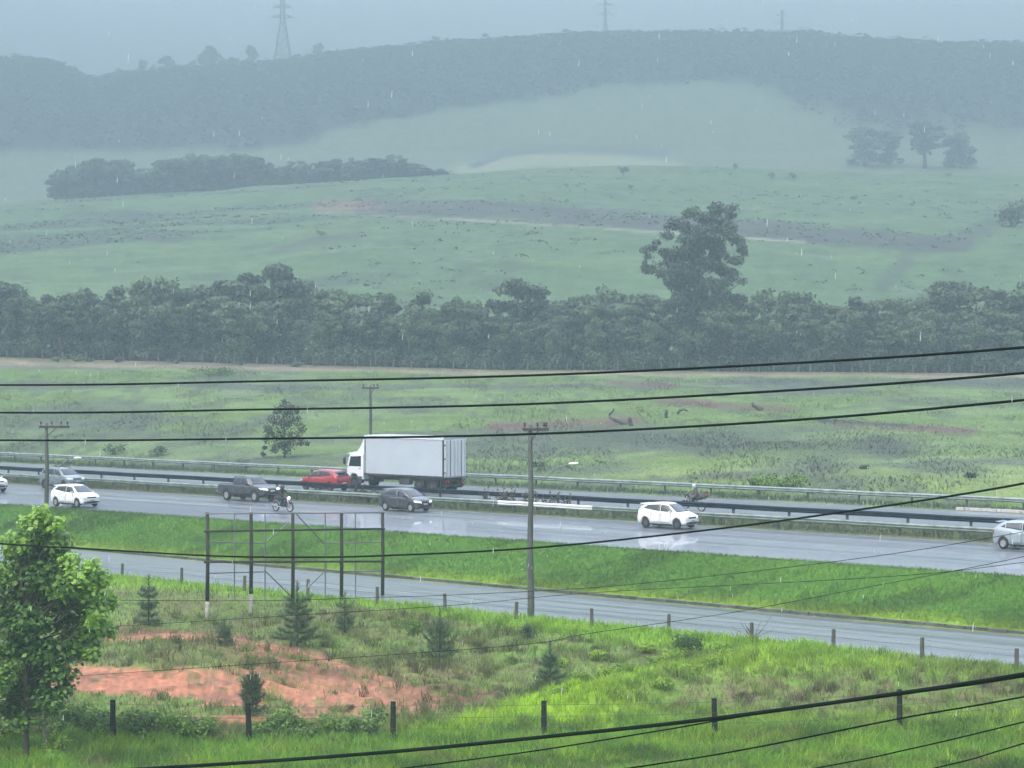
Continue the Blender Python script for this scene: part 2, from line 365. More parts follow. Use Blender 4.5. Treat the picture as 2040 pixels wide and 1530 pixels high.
def near_masks(X, Y, Z):
    u = UC+F*X/Y; v = VH+F*(CZ-Z)/Y
    n = fbm(X*.5, Y*.5, 41); n2 = fbm(X*2.0, Y*2.0, 43)
    lim = np.interp(u, [-200, 700, 830, 1000, 1100, 1300, 1500, 1700, 2040], [1460, 1455, 1440, 1400, 1366, 1318, 1285, 1300, 1318])
    soil = np.maximum.reduce([
        poly(u, v, [(130, 1348), (300, 1362), (520, 1352), (700, 1372), (830, 1402)], 40, 1.6)*1.0,
        poly(u, v, [(360, 1385), (560, 1392), (700, 1405)], 34, 1.6),
        poly(u, v, [(380, 1437), (520, 1432), (640, 1420)], 20, 2.0)*.9,
        poly(u, v, [(215, 1276), (330, 1266), (450, 1272), (560, 1292), (700, 1330), (900, 1402)], 9, 1.8)*.95,
        poly(u, v, [(470, 1290), (620, 1330), (860, 1400)], 8, 1.5)*.9, poly(u, v, [(520, 1290), (660, 1318), (880, 1392)], 6, 1.5)*.8,
        poly(u, v, [(560, 1320), (700, 1360), (850, 1410)], 10, 1.5)*.9])
    ruts = np.abs(((v-(1290+(u-480)*.30))/13.0) % 1.0-.5)*2
    ruts = ruts*.7+.6*(fbm(X*.9, Y*.25, 47)-.2)
    soil = soil*np.where((u > 460) & (v < 1425), .35+.75*ruts, .8+.5*fbm(X*.5, Y*.8, 48))
    soil = soil*(1-.9*poly(u, v, [(330, 1402), (430, 1412), (540, 1404)], 22, 1.4)*smooth((fbm(X*.8, Y*.8, 49)-.35)*5))
    soil = smooth((soil*1.35-.55*(1-n2)-.5*n+.08)*1.7)
    lime = smooth((v-lim+14*(n2-.5))/22)
    dryband = lime*smooth((u-1150)/300)*np.exp(-((v-1385)/48)**2)*1.25
    lime_amt = lime*np.clip(1-dryband, 0, 1)
    fore = smooth((v-(1432+25*(n-.5)))/30)
    top = smooth((np.interp(u, [200, 420, 830, 1000, 1300, 2040], [1178, 1188, 1232, 1262, 1300, 1325])-v)/18)   # verge of the side road
    dry = np.clip((1-lime)*(1-top)*(.55+.9*(n-.4)) + dryband*(.4+1.2*(n2-.3)), 0, 1)
    return u, v, soil, lime_amt, fore, dry, top, n, n2
def near_col(X, Y, Z, bare=True):
    u, v, soil, lime, fore, dry, top, n, n2 = near_masks(X, Y, Z)
    c = C_LUSH[None, :]*np.ones((len(u), 1))
    def mixc(c, col, w): w = np.clip(w, 0, 1)[:, None]; return c*(1-w)+np.asarray(col)[None, :]*w
    c = mixc(c, C_LUSH*.45+C_LIME*.55, top*.8)
    c = mixc(c, C_LIME, lime*(1-fore)*(.35+.9*n))
    c = mixc(c, C_LUSH*.72+C_LIME*.22, fore*.9)
    c = mixc(c, C_LUSH*.42, fore*smooth((fbm(X*.45, Y*.9, 87)-.5)*7)*.8)
    c = mixc(c, C_LIME*.8, fore*smooth((fbm(X*.6, Y*1.1, 88)-.54)*8)*.6)
    c = mixc(c, C_DRY*1.1, fore*smooth((fbm(X*1.1, Y*1.4, 89)-.6)*9)*.6)
    c = mixc(c, C_DRY, dry)
    c = mixc(c, (.09, .08, .045), (1-lime)*(1-top)*(1-fore)*smooth((n2-.52)*5)*.7)
    if not bare: return mixc(c, C_DRY*.95, np.maximum(soil, smooth((soil-.1)*4))*.9)
    mud = np.maximum(poly(u, v, [(500, 1300), (640, 1335), (800, 1385), (960, 1405)], 46, 1.5), poly(u, v, [(230, 1262), (480, 1275)], 26, 1.8))
    c = mixc(c, C_MUD, mud*(.35+.9*smooth((n2-.3)*3)))
    c = mixc(c, C_SOIL, soil)
    c = mixc(c, C_MUD*1.35, soil*smooth((fbm(X*.35, Y*1.6, 83)-.5)*7)*.7)
    c = mixc(c, C_MUD*1.6, soil*smooth((u-500)/220)*.65)
    c = mixc(c, C_SOIL*1.22, soil*smooth((fbm(X*.5, Y*1.2, 84)-.56)*9)*.6)
    c = mixc(c, C_DRY*.7, soil*smooth((fbm(X*1.5, Y*2.2, 86)-.62)*12)*.8)
    c = c*(1+.5*soil*(fbm(X*3, Y*7, 85)-.5)*2)[:, None]
    return c
def ground_col(X, Y, Z):
    s = NX*X+NY*Y; u = UC+F*X/Y; v = VH+F*(CZ-Z)/Y
    n = fbm(X*.06, Y*.03, 51); n2 = fbm(X*.35, Y*.12, 53); n3 = fbm(X*.015, Y*.03, 57)
    def mixc(c, col, w): w = np.clip(w, 0, 1)[:, None]; return c*(1-w)+np.asarray(col)[None, :]*w
    nb = fbm(X*.4, Y*.4, 61)
    bank = np.ones((len(X), 1))*C_LUSH[None, :]*(.58+.45*nb)[:, None]
    bank = mixc(bank, C_LIME*.8, smooth((84.6-s)/1.2)*.6); bank = bank*(1.0-.4*smooth((fbm(X*.22, Y*.5, 64)-.5)*6))[:, None]
    med = np.ones((len(X), 1))*np.array((.085, .10, .05))[None, :]*(.7+.6*nb)[:, None]
    fld = np.ones((len(X), 1))*C_FIELD[None, :]*(.8+.4*n2)[:, None]
    fld = mixc(fld, (.21, .28, .09), smooth((s-126)/8)*smooth((180-Y)/25)*smooth((u-500)/400)*(.4+.9*n2))
    fld = mixc(fld, C_FDRY, smooth((n-.44)*6)*.85)
    fld = mixc(fld, (.17, .25, .10), smooth((fbm(X*.05, Y*.09, 91)-.5)*7)*.6)
    fld = mixc(fld, (.075, .095, .065), smooth((n2-.55)*7)*.6)
    fld = mixc(fld, (.085, .10, .085), smooth((fbm(X*.025, Y*.11, 93)-.56)*9)*.7)
    for a, w in (([(1000, 850), (1250, 838)], 34), ([(1330, 800), (1420, 806), (1560, 815)], 26), ([(1690, 848), (1930, 858)], 24), ([(1230, 762), (1330, 768)], 20)):
        fld = mixc(fld, C_RED, poly(u, v, a, w, 4.0)*(.3+1.0*n2)*(Y < 300))
    fld = mixc(fld, (.05, .06, .05), poly(u, v, [(1640, 838), (1800, 848)], 14, 4.0)*(Y < 300))
    fld = mixc(fld, (.06, .075, .055), poly(u, v, [(1180, 868), (1500, 885), (1760, 892)], 60, 3.5)*(.3+.8*n2)*(Y < 300))
    trk = np.interp(u, UT, YT)
    fld = mixc(fld, (.30, .24, .18), np.exp(-((Y-292)/4.0)**2)*(.5+.6*n2))
    fld = mixc(fld, C_BROWN, np.exp(-((Y-301)/5)**2)*.8)
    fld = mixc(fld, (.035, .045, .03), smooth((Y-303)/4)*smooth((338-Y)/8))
    hill = np.ones((len(X), 1))*np.array((.09, .155, .07))[None, :]*(.85+.3*n2)[:, None]
    hn = fbm(X*.02+Y*.01, Y*.06, 71)
    hill = mixc(hill, (.055, .085, .06), smooth((hn-.5)*9)*smooth((1000-u)/500)*.85)
    hill = mixc(hill, (.13, .20, .085), smooth((.42-hn)*9)*.5)
    hill = mixc(hill, (.06, .09, .06), smooth((fbm(X*.13, Y*.2, 73)-.63)*14)*.6)
    hill = mixc(hill, (.075, .075, .075), poly(u, v, [(540, 505), (620, 480), (720, 468)], 10, 1.6)*.7+poly(u, v, [(250, 470), (340, 482), (380, 470)], 8, 1.6)*.6)
    hill = mixc(hill, (.066, .066, .074), smooth((poly(u, v+16*(fbm(X*.06, Y*.06, 75)-.5), [(740, 412), (900, 415), (1100, 426), (1300, 438), (1500, 458), (1720, 474), (1900, 486)], 44, 2.6)-.3)*2.2)*(.48+.6*n2))
    hill = mixc(hill, (.26, .13, .11), poly(u, v, [(648, 412), (735, 410)], 26, 2.2)*smooth((fbm(X*.25, Y*.3, 76)-.35)*4)*.85)
    hill = mixc(hill, (.24, .25, .19), poly(u, v, [(640, 424), (760, 430), (900, 436), (1100, 449), (1300, 461), (1480, 474), (1600, 482)], 5.5, 2.6)*(.35+.9*smooth((n3-.3)*4)))
    hill = mixc(hill, (.06, .075, .07), poly(u, v, [(1990, 440), (1900, 480), (1820, 500), (1760, 570)], 14, 1.0)*.6)
    far = np.ones((len(X), 1))*np.array((.125, .165, .095))[None, :]*(.8+.4*n2)[:, None]
    far = mixc(far, (.24, .27, .17), poly(u, v, [(940, 338), (1060, 318), (1200, 322), (1320, 332)], 40, 3))
    far = mixc(far, (.09, .11, .085), poly(u, v, [(945, 330), (1000, 308), (1080, 298), (1200, 297), (1320, 305)], 12, 2))
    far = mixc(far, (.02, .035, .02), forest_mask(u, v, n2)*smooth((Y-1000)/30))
    c = np.where((s < 84.0)[:, None], bank, bank)
    c = np.where((s > 95)[:, None], med, c)
    c = np.where((s > 119)[:, None], fld, c)
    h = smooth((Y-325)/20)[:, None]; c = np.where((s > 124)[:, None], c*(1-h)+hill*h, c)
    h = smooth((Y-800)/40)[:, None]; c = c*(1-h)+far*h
    nr = s < 74.6
    if nr.any(): c[nr] = near_col(X[nr], Y[nr], Z[nr])
    return c
UB = [-700, 0, 300, 560, 640, 700, 900, 1100, 1250, 1400, 1500, 1560, 1640, 1700, 1760, 2040, 2900]
YB = [305, 308, 303, 298, 280, 255, 226, 190, 172, 163, 180, 205, 228, 248, 262, 272, 275]
def forest_mask(u, v, n): return smooth((np.interp(u, UB, YB)-v+26*(n-.5)+16*(vnoise(u*.018, v*.05, 95)-.5)*smooth((u-200)/300))/(16+44*smooth((u-1380)/250))+.25)

# ------------------------------------------------------------------ ground: one sheet
us = np.concatenate([np.arange(-700, -200, 25), np.arange(-200, 2240, 4.0), np.arange(2240, 2901, 25)])
kk = (us-UC)/F; den = np.maximum(NY+NX*kk, .3)
rows = []
for y in np.linspace(2, 50, 12): rows.append(np.full(len(us), y))
Ye = 74.6/den
for t in np.linspace(0, 1, 150)[:-1]: rows.append(50+(Ye-50)*t)
ss = sorted(set(SK[1:] + list(np.linspace(83.15, 87.5, 14)) + list(np.linspace(102.95, 105.95, 6)) + list(np.linspace(119.65, 124, 6))))
for s in ss: rows.append(s/den)
Y0 = np.minimum(124/den, 255)
for t in np.linspace(0, 1, 92)[1:]: rows.append(np.maximum(124/den, Y0)+(300-Y0)*t)
yl = np.concatenate([np.linspace(301, 345, 14), np.linspace(348, 760, 150), np.linspace(764, 1060, 60), np.linspace(1066, 1460, 60), np.linspace(1480, 2700, 30)])
for y in yl: rows.append(np.full(len(us), y))
GY = np.array(rows); GY = np.maximum.accumulate(GY, axis=0); GX = GY*kk[None, :]
GZ = gz(GX, GY)
V = np.stack([GX.ravel(), GY.ravel(), GZ.ravel()], 1)
nr_, nc_ = GY.shape
ii, jj = np.meshgrid(np.arange(nr_-1), np.arange(nc_-1), indexing='ij'); a = (ii*nc_+jj).ravel()
ground = link('ground', mesh_np('ground', V, np.stack([a, a+1, a+nc_+1, a+nc_], 1), M['ground'], True, cols=ground_col(V[:, 0], V[:, 1], V[:, 2])))
tag(ground, 'rolling green pasture, red earth and grassy roadside banks', kind='structure')

# ------------------------------------------------------------------ roads, kerb, lines (local x along the highway, y across)
def sheet(name, s0, s1, z, m, t0=-330, t1=80, label=None, thick=None):
    n = 42; xs = np.linspace(t0, t1, n); b = MB()
    if thick: b.box(((t0+t1)/2, (s0+s1)/2, z+thick/2), (t1-t0, s1-s0, thick))
    else:
        yv = np.linspace(s0, s1, 6); vs = [(x, y, z+.03*math.sin(math.pi*(y-s0)/(s1-s0))) for x in xs for y in yv]
        b.add(vs, [(i*6+j, (i+1)*6+j, (i+1)*6+j+1, i*6+j+1) for i in range(n-1) for j in range(5)])
    o = b.build(name, m, shade=not thick); o.rotation_euler = (0, 0, -TH)
    tag(o, label, kind='structure'); return o
sheet('highway', S_HW0, S_HW1, Z_HW, M['asphalt'], label='near wet highway carriageway reflecting the grey sky')
sheet('far_carriageway', S_FAR0, S_FAR1, Z_FAR, M['asphalt'], label='far wet highway carriageway behind the median rails')
sheet('side_road', S_FRONT0, S_FRONT1, 0, M['asphalt2'], label='wet side road below the grass bank')
def kerb():
    b = MB(); t = -300
    while t < 60:
        w = 1.0; h = .15+.02*random.random()
        b.box((t+w/2, 82.93+.02*random.random(), h/2-.02), (w-.03, .26, h+.04)); t += w
    o = b.build('kerb', M['kerb'], bevel=.012); o.rotation_euler = (0, 0, -TH); tag(o, 'dark concrete kerb between side road and grass bank', kind='structure')
kerb()
def edge_line(s, z, w, name):
    b = MB()
    for t in np.arange(-320, 70, 10): b.box((t+5, s, z), (9.98, w, .004))
    o = b.build(name, M['paint_line']); o.rotation_euler = (0, 0, -TH); tag(o, 'worn painted edge line on the wet highway', kind='structure')
edge_line(99.0+2.9, Z_HW+.022, .12, 'road_marking'); edge_line(S_FAR1-.9, Z_FAR+.022, .12, 'road_marking')
# low pale kerb by the far carriageway at the right
b = MB()
ta, tb = road_t(1905, 119.9), road_t(2100, 119.9); t = ta
while t < tb: b.box((t+.9, 119.95, 2.44), (1.78, .3, .22)); t += 1.8
o = b.build('kerb', mat('pale_concrete', (.5, .48, .48), .6, .15, 2), bevel=.02); o.rotation_euler = (0, 0, -TH); tag(o, 'short pale concrete kerb beyond the far carriageway', kind='structure')

# ------------------------------------------------------------------ guard rails
def guardrail(label, s, z, t0, t1, rail_m, post_m, face, new=None, group=None, h=.76):
    """face -1: the beam is on the side towards the camera"""
    root = empty('guardrail', road((t0+t1)/2, s, z), -TH); x0 = (t0+t1)/2
    tag(root, label, 'guardrail', group)
    prof = [(0, h), (.035, h-.02), (.085, h-.07), (.085, h-.11), (.02, h-.145), (.02, h-.17), (.085, h-.205), (.085, h-.245), (.035, h-.295), (0, h-.315)]
    def beam(a, b, name, m, off=0):
        q = MB(); n = max(2, int((b-a)/4)); xs = np.linspace(a, b, n+1)-x0; k = len(prof)
        wob = [0.012*math.sin(i*2.1) for i in range(n+1)]
        vs = [(x, face*(p[0]+off)+.10*face, p[1]+wob[i]) for i, x in enumerate(xs) for p in prof] + [(x, face*(p[0]+off-.012)+.10*face, p[1]+wob[i]) for i, x in enumerate(xs) for p in prof]
        nb = (n+1)*k; fs = []
        for i in range(n):
            for j in range(k-1):
                c = i*k+j; fs += [(c, c+1, c+k+1, c+k), (nb+c, nb+c+k, nb+c+k+1, nb+c+1)]
            for j in (0, k-1):
                c = i*k+j; fs.append((c, c+k, nb+c+k, nb+c))
        q.add(vs, fs); return q.build(name, m, root)
    if new:
        beam(t0, new[0], 'beam', rail_m); beam(new[1], t1, 'beam', rail_m)
        o = beam(new[0]-.1, new[1]+.1, 'beam', M['steel_new'], .02); o['label'] = 'new bright beam section, much paler than the rest'
    else: beam(t0, t1, 'beam', rail_m)
    me = None
    for t in np.arange(t0+1, t1, 4.0):
        if me is None:
            q = MB(); q.box((0, 0, h/2-.08), (.14, .10, h+.12)); q.box((0, .085*face*.5, h-.16), (.16, .10, .22))
            p = q.build('post', post_m, root); me = p.data
        else: p = link('post', me, root)
        p.location = (t-x0, 0, 0); p.rotation_euler = (random.uniform(-.03, .03), random.uniform(-.03, .03), 0)
    return root
NR = 103.35
guardrail('grey guard rail on the near median edge with one bright new beam stretch', NR, 2.06, -175, -20, M['steel_green'], M['post_dark'], -1,
          new=(road_t(997, NR), road_t(1180, NR)))
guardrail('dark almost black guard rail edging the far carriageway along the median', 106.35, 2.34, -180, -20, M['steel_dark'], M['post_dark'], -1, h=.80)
guardrail('pale galvanised guard rail on the field side of the far carriageway', 122.4, 2.36, -196, -30, M['steel'], M['post_dark'], -1, h=.80)

# ------------------------------------------------------------------ vehicles (local x forward, y left, z up)
def ring(x, w, zl, belt, roof):
    gh = roof-belt; h = belt-zl
    p = [(0, zl), (.8*w, zl), (.955*w, zl+.06), (w, zl+.3*h), (w, zl+.66*h), (.965*w, belt-.03)]
    if gh > .12:
        c = min(1, gh/.45); wr = .93*w-.17*w*c
        p += [(.935*w, belt+.02), (.93*w-.09*w*c, belt+.55*gh), (wr, roof-.05), (wr-.13, roof), (0, roof+.02)]
    else: p += [(.92*w, belt+.15*gh), (.85*w, belt+.5*gh), (.7*w, belt+.85*gh), (.5*w, roof), (0, roof+.015)]
    return [(x, -y, z) for y, z in p] + [(x, y, z) for y, z in p[-2:0:-1]]
def evaluated(o):
    dg = bpy.context.evaluated_depsgraph_get(); dg.update()
    return bpy.data.meshes.new_from_object(o.evaluated_get(dg))
def body_mesh(stations, axles, r, mat_):
    rings = [ring(*s) for s in stations]; n = len(rings[0]); vs = [p for q in rings for p in q]; fs = []
    for i in range(len(rings)-1):
        for k in range(n): fs.append((i*n+k, (i+1)*n+k, (i+1)*n+(k+1) % n, i*n+(k+1) % n))
    fs += [tuple(range(n)), tuple((len(rings)-1)*n+k for k in range(n-1, -1, -1))]
    me = bpy.data.meshes.new('body'); me.from_pydata(vs, [], fs)
    bm = bmesh.new(); bm.from_mesh(me); bmesh.ops.recalc_face_normals(bm, faces=bm.faces); bm.to_mesh(me); bm.free()
    o = link('tmp_body', me); sub = o.modifiers.new('s', 'SUBSURF'); sub.levels = 2; sub.render_levels = 2
    sm = evaluated(o); bv = BVHTree.FromPolygons([v.co.copy() for v in sm.vertices], [tuple(p.vertices) for p in sm.polygons])
    cut = MB()
    for ax in axles: cut.lathe([(0, -1.4), (r*1.19, -1.4), (r*1.19, 1.4), (0, 1.4)], Matrix.Translation((ax, 0, r)), 28)
    c = cut.build('tmp_cut', None); bo = o.modifiers.new('b', 'BOOLEAN'); bo.object = c; bo.operation = 'DIFFERENCE'; bo.solver = 'EXACT'
    res = evaluated(o)
    bpy.data.objects.remove(o); bpy.data.objects.remove(c)
    res.materials.clear(); res.materials.append(mat_)
    res.polygons.foreach_set('use_smooth', np.ones(len(res.polygons), bool))
    return res, bv
def patch(bv, quad, view, name, m, parent, off=.008, n=8, mlt=6):
    """a shell of glass, lamp or trim laid over the body: quad corners seen from the side ('R','L'), front ('F') or rear ('B')"""
    vs = []; okay = []
    for i in range(n+1):
        for j in range(mlt+1):
            a, b_ = i/n, j/mlt
            q = [(quad[0][k]*(1-a)+quad[1][k]*a)*(1-b_)+(quad[3][k]*(1-a)+quad[2][k]*a)*b_ for k in (0, 1)]
            if view in 'RL':
                sg = -1 if view == 'R' else 1; o, d = Vector((q[0], sg*4, q[1])), Vector((0, -sg, 0))
            else:
                sg = 1 if view == 'F' else -1; o, d = Vector((sg*8, q[0], q[1])), Vector((-sg, 0, 0))
            h = bv.ray_cast(o, d)
            if h[0] is None: vs.append(None)
            else:
                nn = h[1] if h[1].dot(d) < 0 else -h[1]
                vs.append(h[0]+nn*off)
    idx = {}; vv = []
    for k, v in enumerate(vs):
        if v is not None: idx[k] = len(vv); vv.append(v)
    fs = []
    for i in range(n):
        for j in range(mlt):
            c = [i*(mlt+1)+j, (i+1)*(mlt+1)+j, (i+1)*(mlt+1)+j+1, i*(mlt+1)+j+1]
            if all(k in idx for k in c): fs.append(tuple(idx[k] for k in c))
    if not fs: return None
    me = bpy.data.meshes.new(name); me.from_pydata(vv, [], fs)
    bm = bmesh.new(); bm.from_mesh(me); bmesh.ops.recalc_face_normals(bm, faces=bm.faces)
    bmesh.ops.solidify(bm, geom=bm.faces[:], thickness=.012); bm.to_mesh(me); bm.free()
    me.polygons.foreach_set('use_smooth', np.ones(len(me.polygons), bool))
    me.materials.append(m); return link(name, me, parent)
def wheel(parent, x, y, r, w, rimm, spokes=5):
    q = MB(); q.lathe([(r*.60, -w/2), (r*.9, -w/2), (r*.98, -w*.36), (r, -w*.2), (r, w*.2), (r*.98, w*.36), (r*.9, w/2), (r*.60, w/2), (r*.60, -w/2)], None, 28)
    o = q.build('wheel', M['tyre'], parent, True); o.location = (x, y, r)
    sg = 1 if y > 0 else -1; q = MB()
    q.lathe([(r*.62, sg*w*.46), (r*.56, sg*w*.47), (r*.54, sg*w*.30), (r*.1, sg*w*.28), (0, sg*w*.28)], None, 28)
    for k in range(spokes):
        a = 2*math.pi*k/spokes; q.box((math.cos(a)*r*.34, sg*w*.40, math.sin(a)*r*.34), (r*.50, w*.12, r*.15), Matrix.Rotation(-a, 3, 'Y'))
    q.lathe([(0, sg*w*.50), (r*.14, sg*w*.49), (r*.15, sg*w*.3)], None, 16)
    q.build('rim', rimm, o); return o
def mirror(parent, x, y, z, m):
    sg = 1 if y > 0 else -1; q = MB(); q.box((x, y+sg*.09, z), (.11, .2, .15), Matrix.Rotation(sg*-.2, 3, 'Z')); o = q.build('wing_mirror', m, parent, bevel=.03); return o

HATCH = [(-1.96, .60, .36, .64, .66), (-1.93, .73, .27, .84, .87), (-1.86, .80, .22, 1.00, 1.05), (-1.70, .83, .20, 1.02, 1.22), (-1.42, .85, .19, 1.01, 1.385), (-.95, .86, .18, .98, 1.475),
         (-.3, .86, .18, .95, 1.505), (.2, .86, .18, .93, 1.475), (.55, .86, .18, .92, 1.37), (.92, .855, .18, .92, 1.15), (1.20, .85, .19, .92, .98), (1.5, .83, .20, .87, .915), (1.78, .80, .22, .78, .81), (1.93, .73, .26, .68, .70), (1.985, .58, .34, .54, .55)]
SUVP = [(-2.10, .64, .42, .70, .72), (-2.06, .76, .32, .90, .94), (-1.97, .84, .27, 1.06, 1.18), (-1.82, .87, .25, 1.07, 1.42), (-1.5, .89, .24, 1.07, 1.56), (-.95, .90, .23, 1.05, 1.62),
        (-.3, .90, .23, 1.04, 1.63), (.3, .90, .23, 1.02, 1.59), (.65, .90, .23, 1.01, 1.47), (1.0, .895, .23, 1.01, 1.22), (1.25, .89, .24, 1.01, 1.06), (1.6, .87, .25, .97, 1.01), (1.9, .83, .27, .88, .92), (2.06, .76, .32, .78, .80), (2.13, .6, .40, .60, .61)]
SEDAN = [(-2.15, .62, .38, .66, .68), (-2.1, .74, .29, .86, .90), (-1.95, .82, .24, .97, 1.0), (-1.5, .84, .2, .98, 1.02), (-1.2, .85, .2, .97, 1.17), (-.85, .86, .19, .96, 1.38), (-.45, .86, .18, .95, 1.455),
         (.1, .86, .18, .93, 1.455), (.5, .86, .18, .92, 1.36), (.9, .855, .18, .91, 1.13), (1.2, .85, .19, .90, .95), (1.6, .83, .20, .85, .88), (1.95, .79, .22, .74, .77), (2.1, .72, .26, .62, .64), (2.16, .58, .34, .5, .51)]
PICKP = [(-2.66, .84, .52, 1.06, 1.07), (-2.63, .90, .47, 1.10, 1.12), (-2.4, .925, .44, 1.12, 1.14), (-1.2, .93, .42, 1.12, 1.14), (-.98, .93, .42, 1.12, 1.16), (-.93, .93, .42, 1.12, 1.42), (-.80, .93, .42, 1.12, 1.70), (-.45, .93, .41, 1.12, 1.79), (.2, .93, .41, 1.11, 1.79),
         (.6, .93, .41, 1.10, 1.69), (.98, .93, .41, 1.10, 1.38), (1.25, .925, .41, 1.10, 1.16), (1.6, .91, .42, 1.08, 1.13), (2.1, .90, .43, 1.03, 1.08), (2.42, .86, .46, .95, .98), (2.58, .80, .5, .86, .88), (2.64, .66, .58, .68, .69)]
def car(label, cat, kind, loc, rz, paint, group='cars driving on the wet highway', rims='rim', lit=False, name='car', size=(.90, 1, 1.03)):
    st, axles, r, tw = {'hatch': (HATCH, (-1.22, 1.27), .305, .2), 'suv': (SUVP, (-1.32, 1.33), .345, .22), 'sedan': (SEDAN, (-1.3, 1.3), .305, .2), 'pickup': (PICKP, (-1.62, 1.55), .385, .26)}[kind]
    root = empty(name, loc, rz); root.scale = size; tag(root, label, cat, group)
    me, bv = body_mesh(st, axles, r, M[paint]); body = link('body', me, root)
    W = max(s[1] for s in st)
    gl = {'hatch': ([[(-.02, 1.0), (.98, .985), (.52, 1.33), (-.02, 1.39)], [(-1.42, 1.14), (-.06, 1.0), (-.06, 1.395), (-1.05, 1.345)]], (.97, 1.40, .66, .52), (1.03, 1.36, .62, .50)),
          'suv': ([[(0, 1.11), (1.0, 1.09), (.55, 1.44), (0, 1.51)], [(-.98, 1.13), (-.07, 1.11), (-.07, 1.52), (-.92, 1.53)], [(-1.62, 1.18), (-1.05, 1.14), (-1.0, 1.52), (-1.45, 1.46)]], (1.07, 1.54, .70, .56), (1.12, 1.48, .66, .52)),
          'sedan': ([[(-.05, .99), (.93, .97), (.45, 1.30), (-.05, 1.36)], [(-.95, 1.0), (-.12, .99), (-.12, 1.37), (-.72, 1.33)]], (.96, 1.38, .66, .52), (1.04, 1.36, .62, .50)),
          'pickup': ([[(.08, 1.16), (1.0, 1.15), (.56, 1.60), (.08, 1.67)], [(-.78, 1.17), (0.0, 1.16), (0.0, 1.68), (-.66, 1.66)]], (1.17, 1.70, .74, .60), (1.2, 1.62, .68, .56))}[kind]
    for sd in 'RL':
        for q in gl[0]: patch(bv, q, sd, 'side_window', M['glass'], root, .008)
        zb = {'hatch': (.33, .93), 'suv': (.42, 1.03), 'sedan': (.33, .92), 'pickup': (.52, 1.09)}[kind]; xd = {'hatch': (-.78, -.06, .82), 'suv': (-.85, -.03, .85), 'sedan': (-.85, -.08, .80), 'pickup': (-.82, .04, .96)}[kind]
        for a, b_ in ((xd[0], xd[1]-.012), (xd[1]+.012, xd[2])):
            d = patch(bv, [(a, zb[0]), (b_, zb[0]), (b_, zb[1]), (a, zb[1])], sd, 'door', M[paint], root, .006, 6, 6)
            q = MB(); q.box((a+.12, (-1 if sd == 'R' else 1)*(W+.012), zb[1]-.07), (.17, .035, .035)); q.build('handle', M['plastic'] if kind == 'pickup' else M[paint], d)
        patch(bv, [(axles[0]+r*1.25, st[5][2]+.02), (axles[1]-r*1.25, st[5][2]+.02), (axles[1]-r*1.25, st[5][2]+.11), (axles[0]+r*1.25, st[5][2]+.11)], sd, 'sill_trim', M['plastic'], root, .008, 8, 2)
    z0, z1, w0, w1 = gl[1]; patch(bv, [(-w0, z0+.02), (w0, z0+.02), (w1, z1), (-w1, z1)], 'F', 'windscreen', M['glass'], root, .007, 10, 8)
    z0, z1, w0, w1 = gl[2]; patch(bv, [(-w0, z0), (w0, z0), (w1, z1), (-w1, z1)], 'B', 'rear_window', M['glass'], root, .007, 8, 6)
    zf = {'hatch': (.66, .30), 'suv': (.80, .40), 'sedan': (.62, .30), 'pickup': (.88, .55)}[kind]
    for sg in (-1, 1):
        h = patch(bv, [(sg*.40*W/.86, zf[0]-.07), (sg*.80*W/.86, zf[0]-.01), (sg*.80*W/.86, zf[0]+.10), (sg*.42*W/.86, zf[0]+.04)], 'F', 'headlight', M['head_on'] if lit else M['head'], root, .012, 6, 3)
        patch(bv, [(sg*.46*W/.86, zf[1]+.02), (sg*.66*W/.86, zf[1]+.02), (sg*.66*W/.86, zf[1]+.10), (sg*.46*W/.86, zf[1]+.10)], 'F', 'fog_lamp', M['plastic'], root, .01, 3, 2)
        zt = zf[0]+(.18 if kind != 'pickup' else .0)
        patch(bv, [(sg*.55*W/.86, zt-.06), (sg*.80*W/.86, zt-.06), (sg*.76*W/.86, zt+.12), (sg*.58*W/.86, zt+.12)], 'B', 'tail_light', M['tail'], root, .012, 4, 4)
        mirror(root, {'hatch': .82, 'suv': .86, 'sedan': .78, 'pickup': .85}[kind], sg*(W-.02), {'hatch': 1.0, 'suv': 1.1, 'sedan': .99, 'pickup': 1.18}[kind], M[paint] if kind != 'pickup' else M['plastic'])
    patch(bv, [(-.36, zf[0]-.04), (.36, zf[0]-.04), (.40, zf[0]+.045), (-.40, zf[0]+.045)], 'F', 'grille', M['plastic'], root, .011, 6, 2)
    patch(bv, [(-.42, zf[1]), (.42, zf[1]), (.46, zf[1]+.13), (-.46, zf[1]+.13)], 'F', 'air_intake', M['plastic'], root, .010, 6, 2)
    patch(bv, [(-.2, zf[1]+.16), (.2, zf[1]+.16), (.2, zf[1]+.26), (-.2, zf[1]+.26)], 'F', 'number_plate', M['plate'], root, .02, 3, 2)
    patch(bv, [(-.2, zf[1]+.22), (.2, zf[1]+.22), (.2, zf[1]+.32), (-.2, zf[1]+.32)], 'B', 'number_plate', M['plate'], root, .02, 3, 2)
    q = MB(); q.box((0, 0, .5*(st[5][2]+.3)), (axles[1]-axles[0]-2.5*r, 1.3*W, .2)); q.box((axles[0], 0, r), (.09, 1.6*W, .09)); q.box((axles[1], 0, r), (.09, 1.6*W, .09)); q.build('underbody', M['chassis'], root)
    for x in axles:
        for sg in (-1, 1): wheel(root, x, sg*(W-.02-tw/2), r, tw, M[rims])
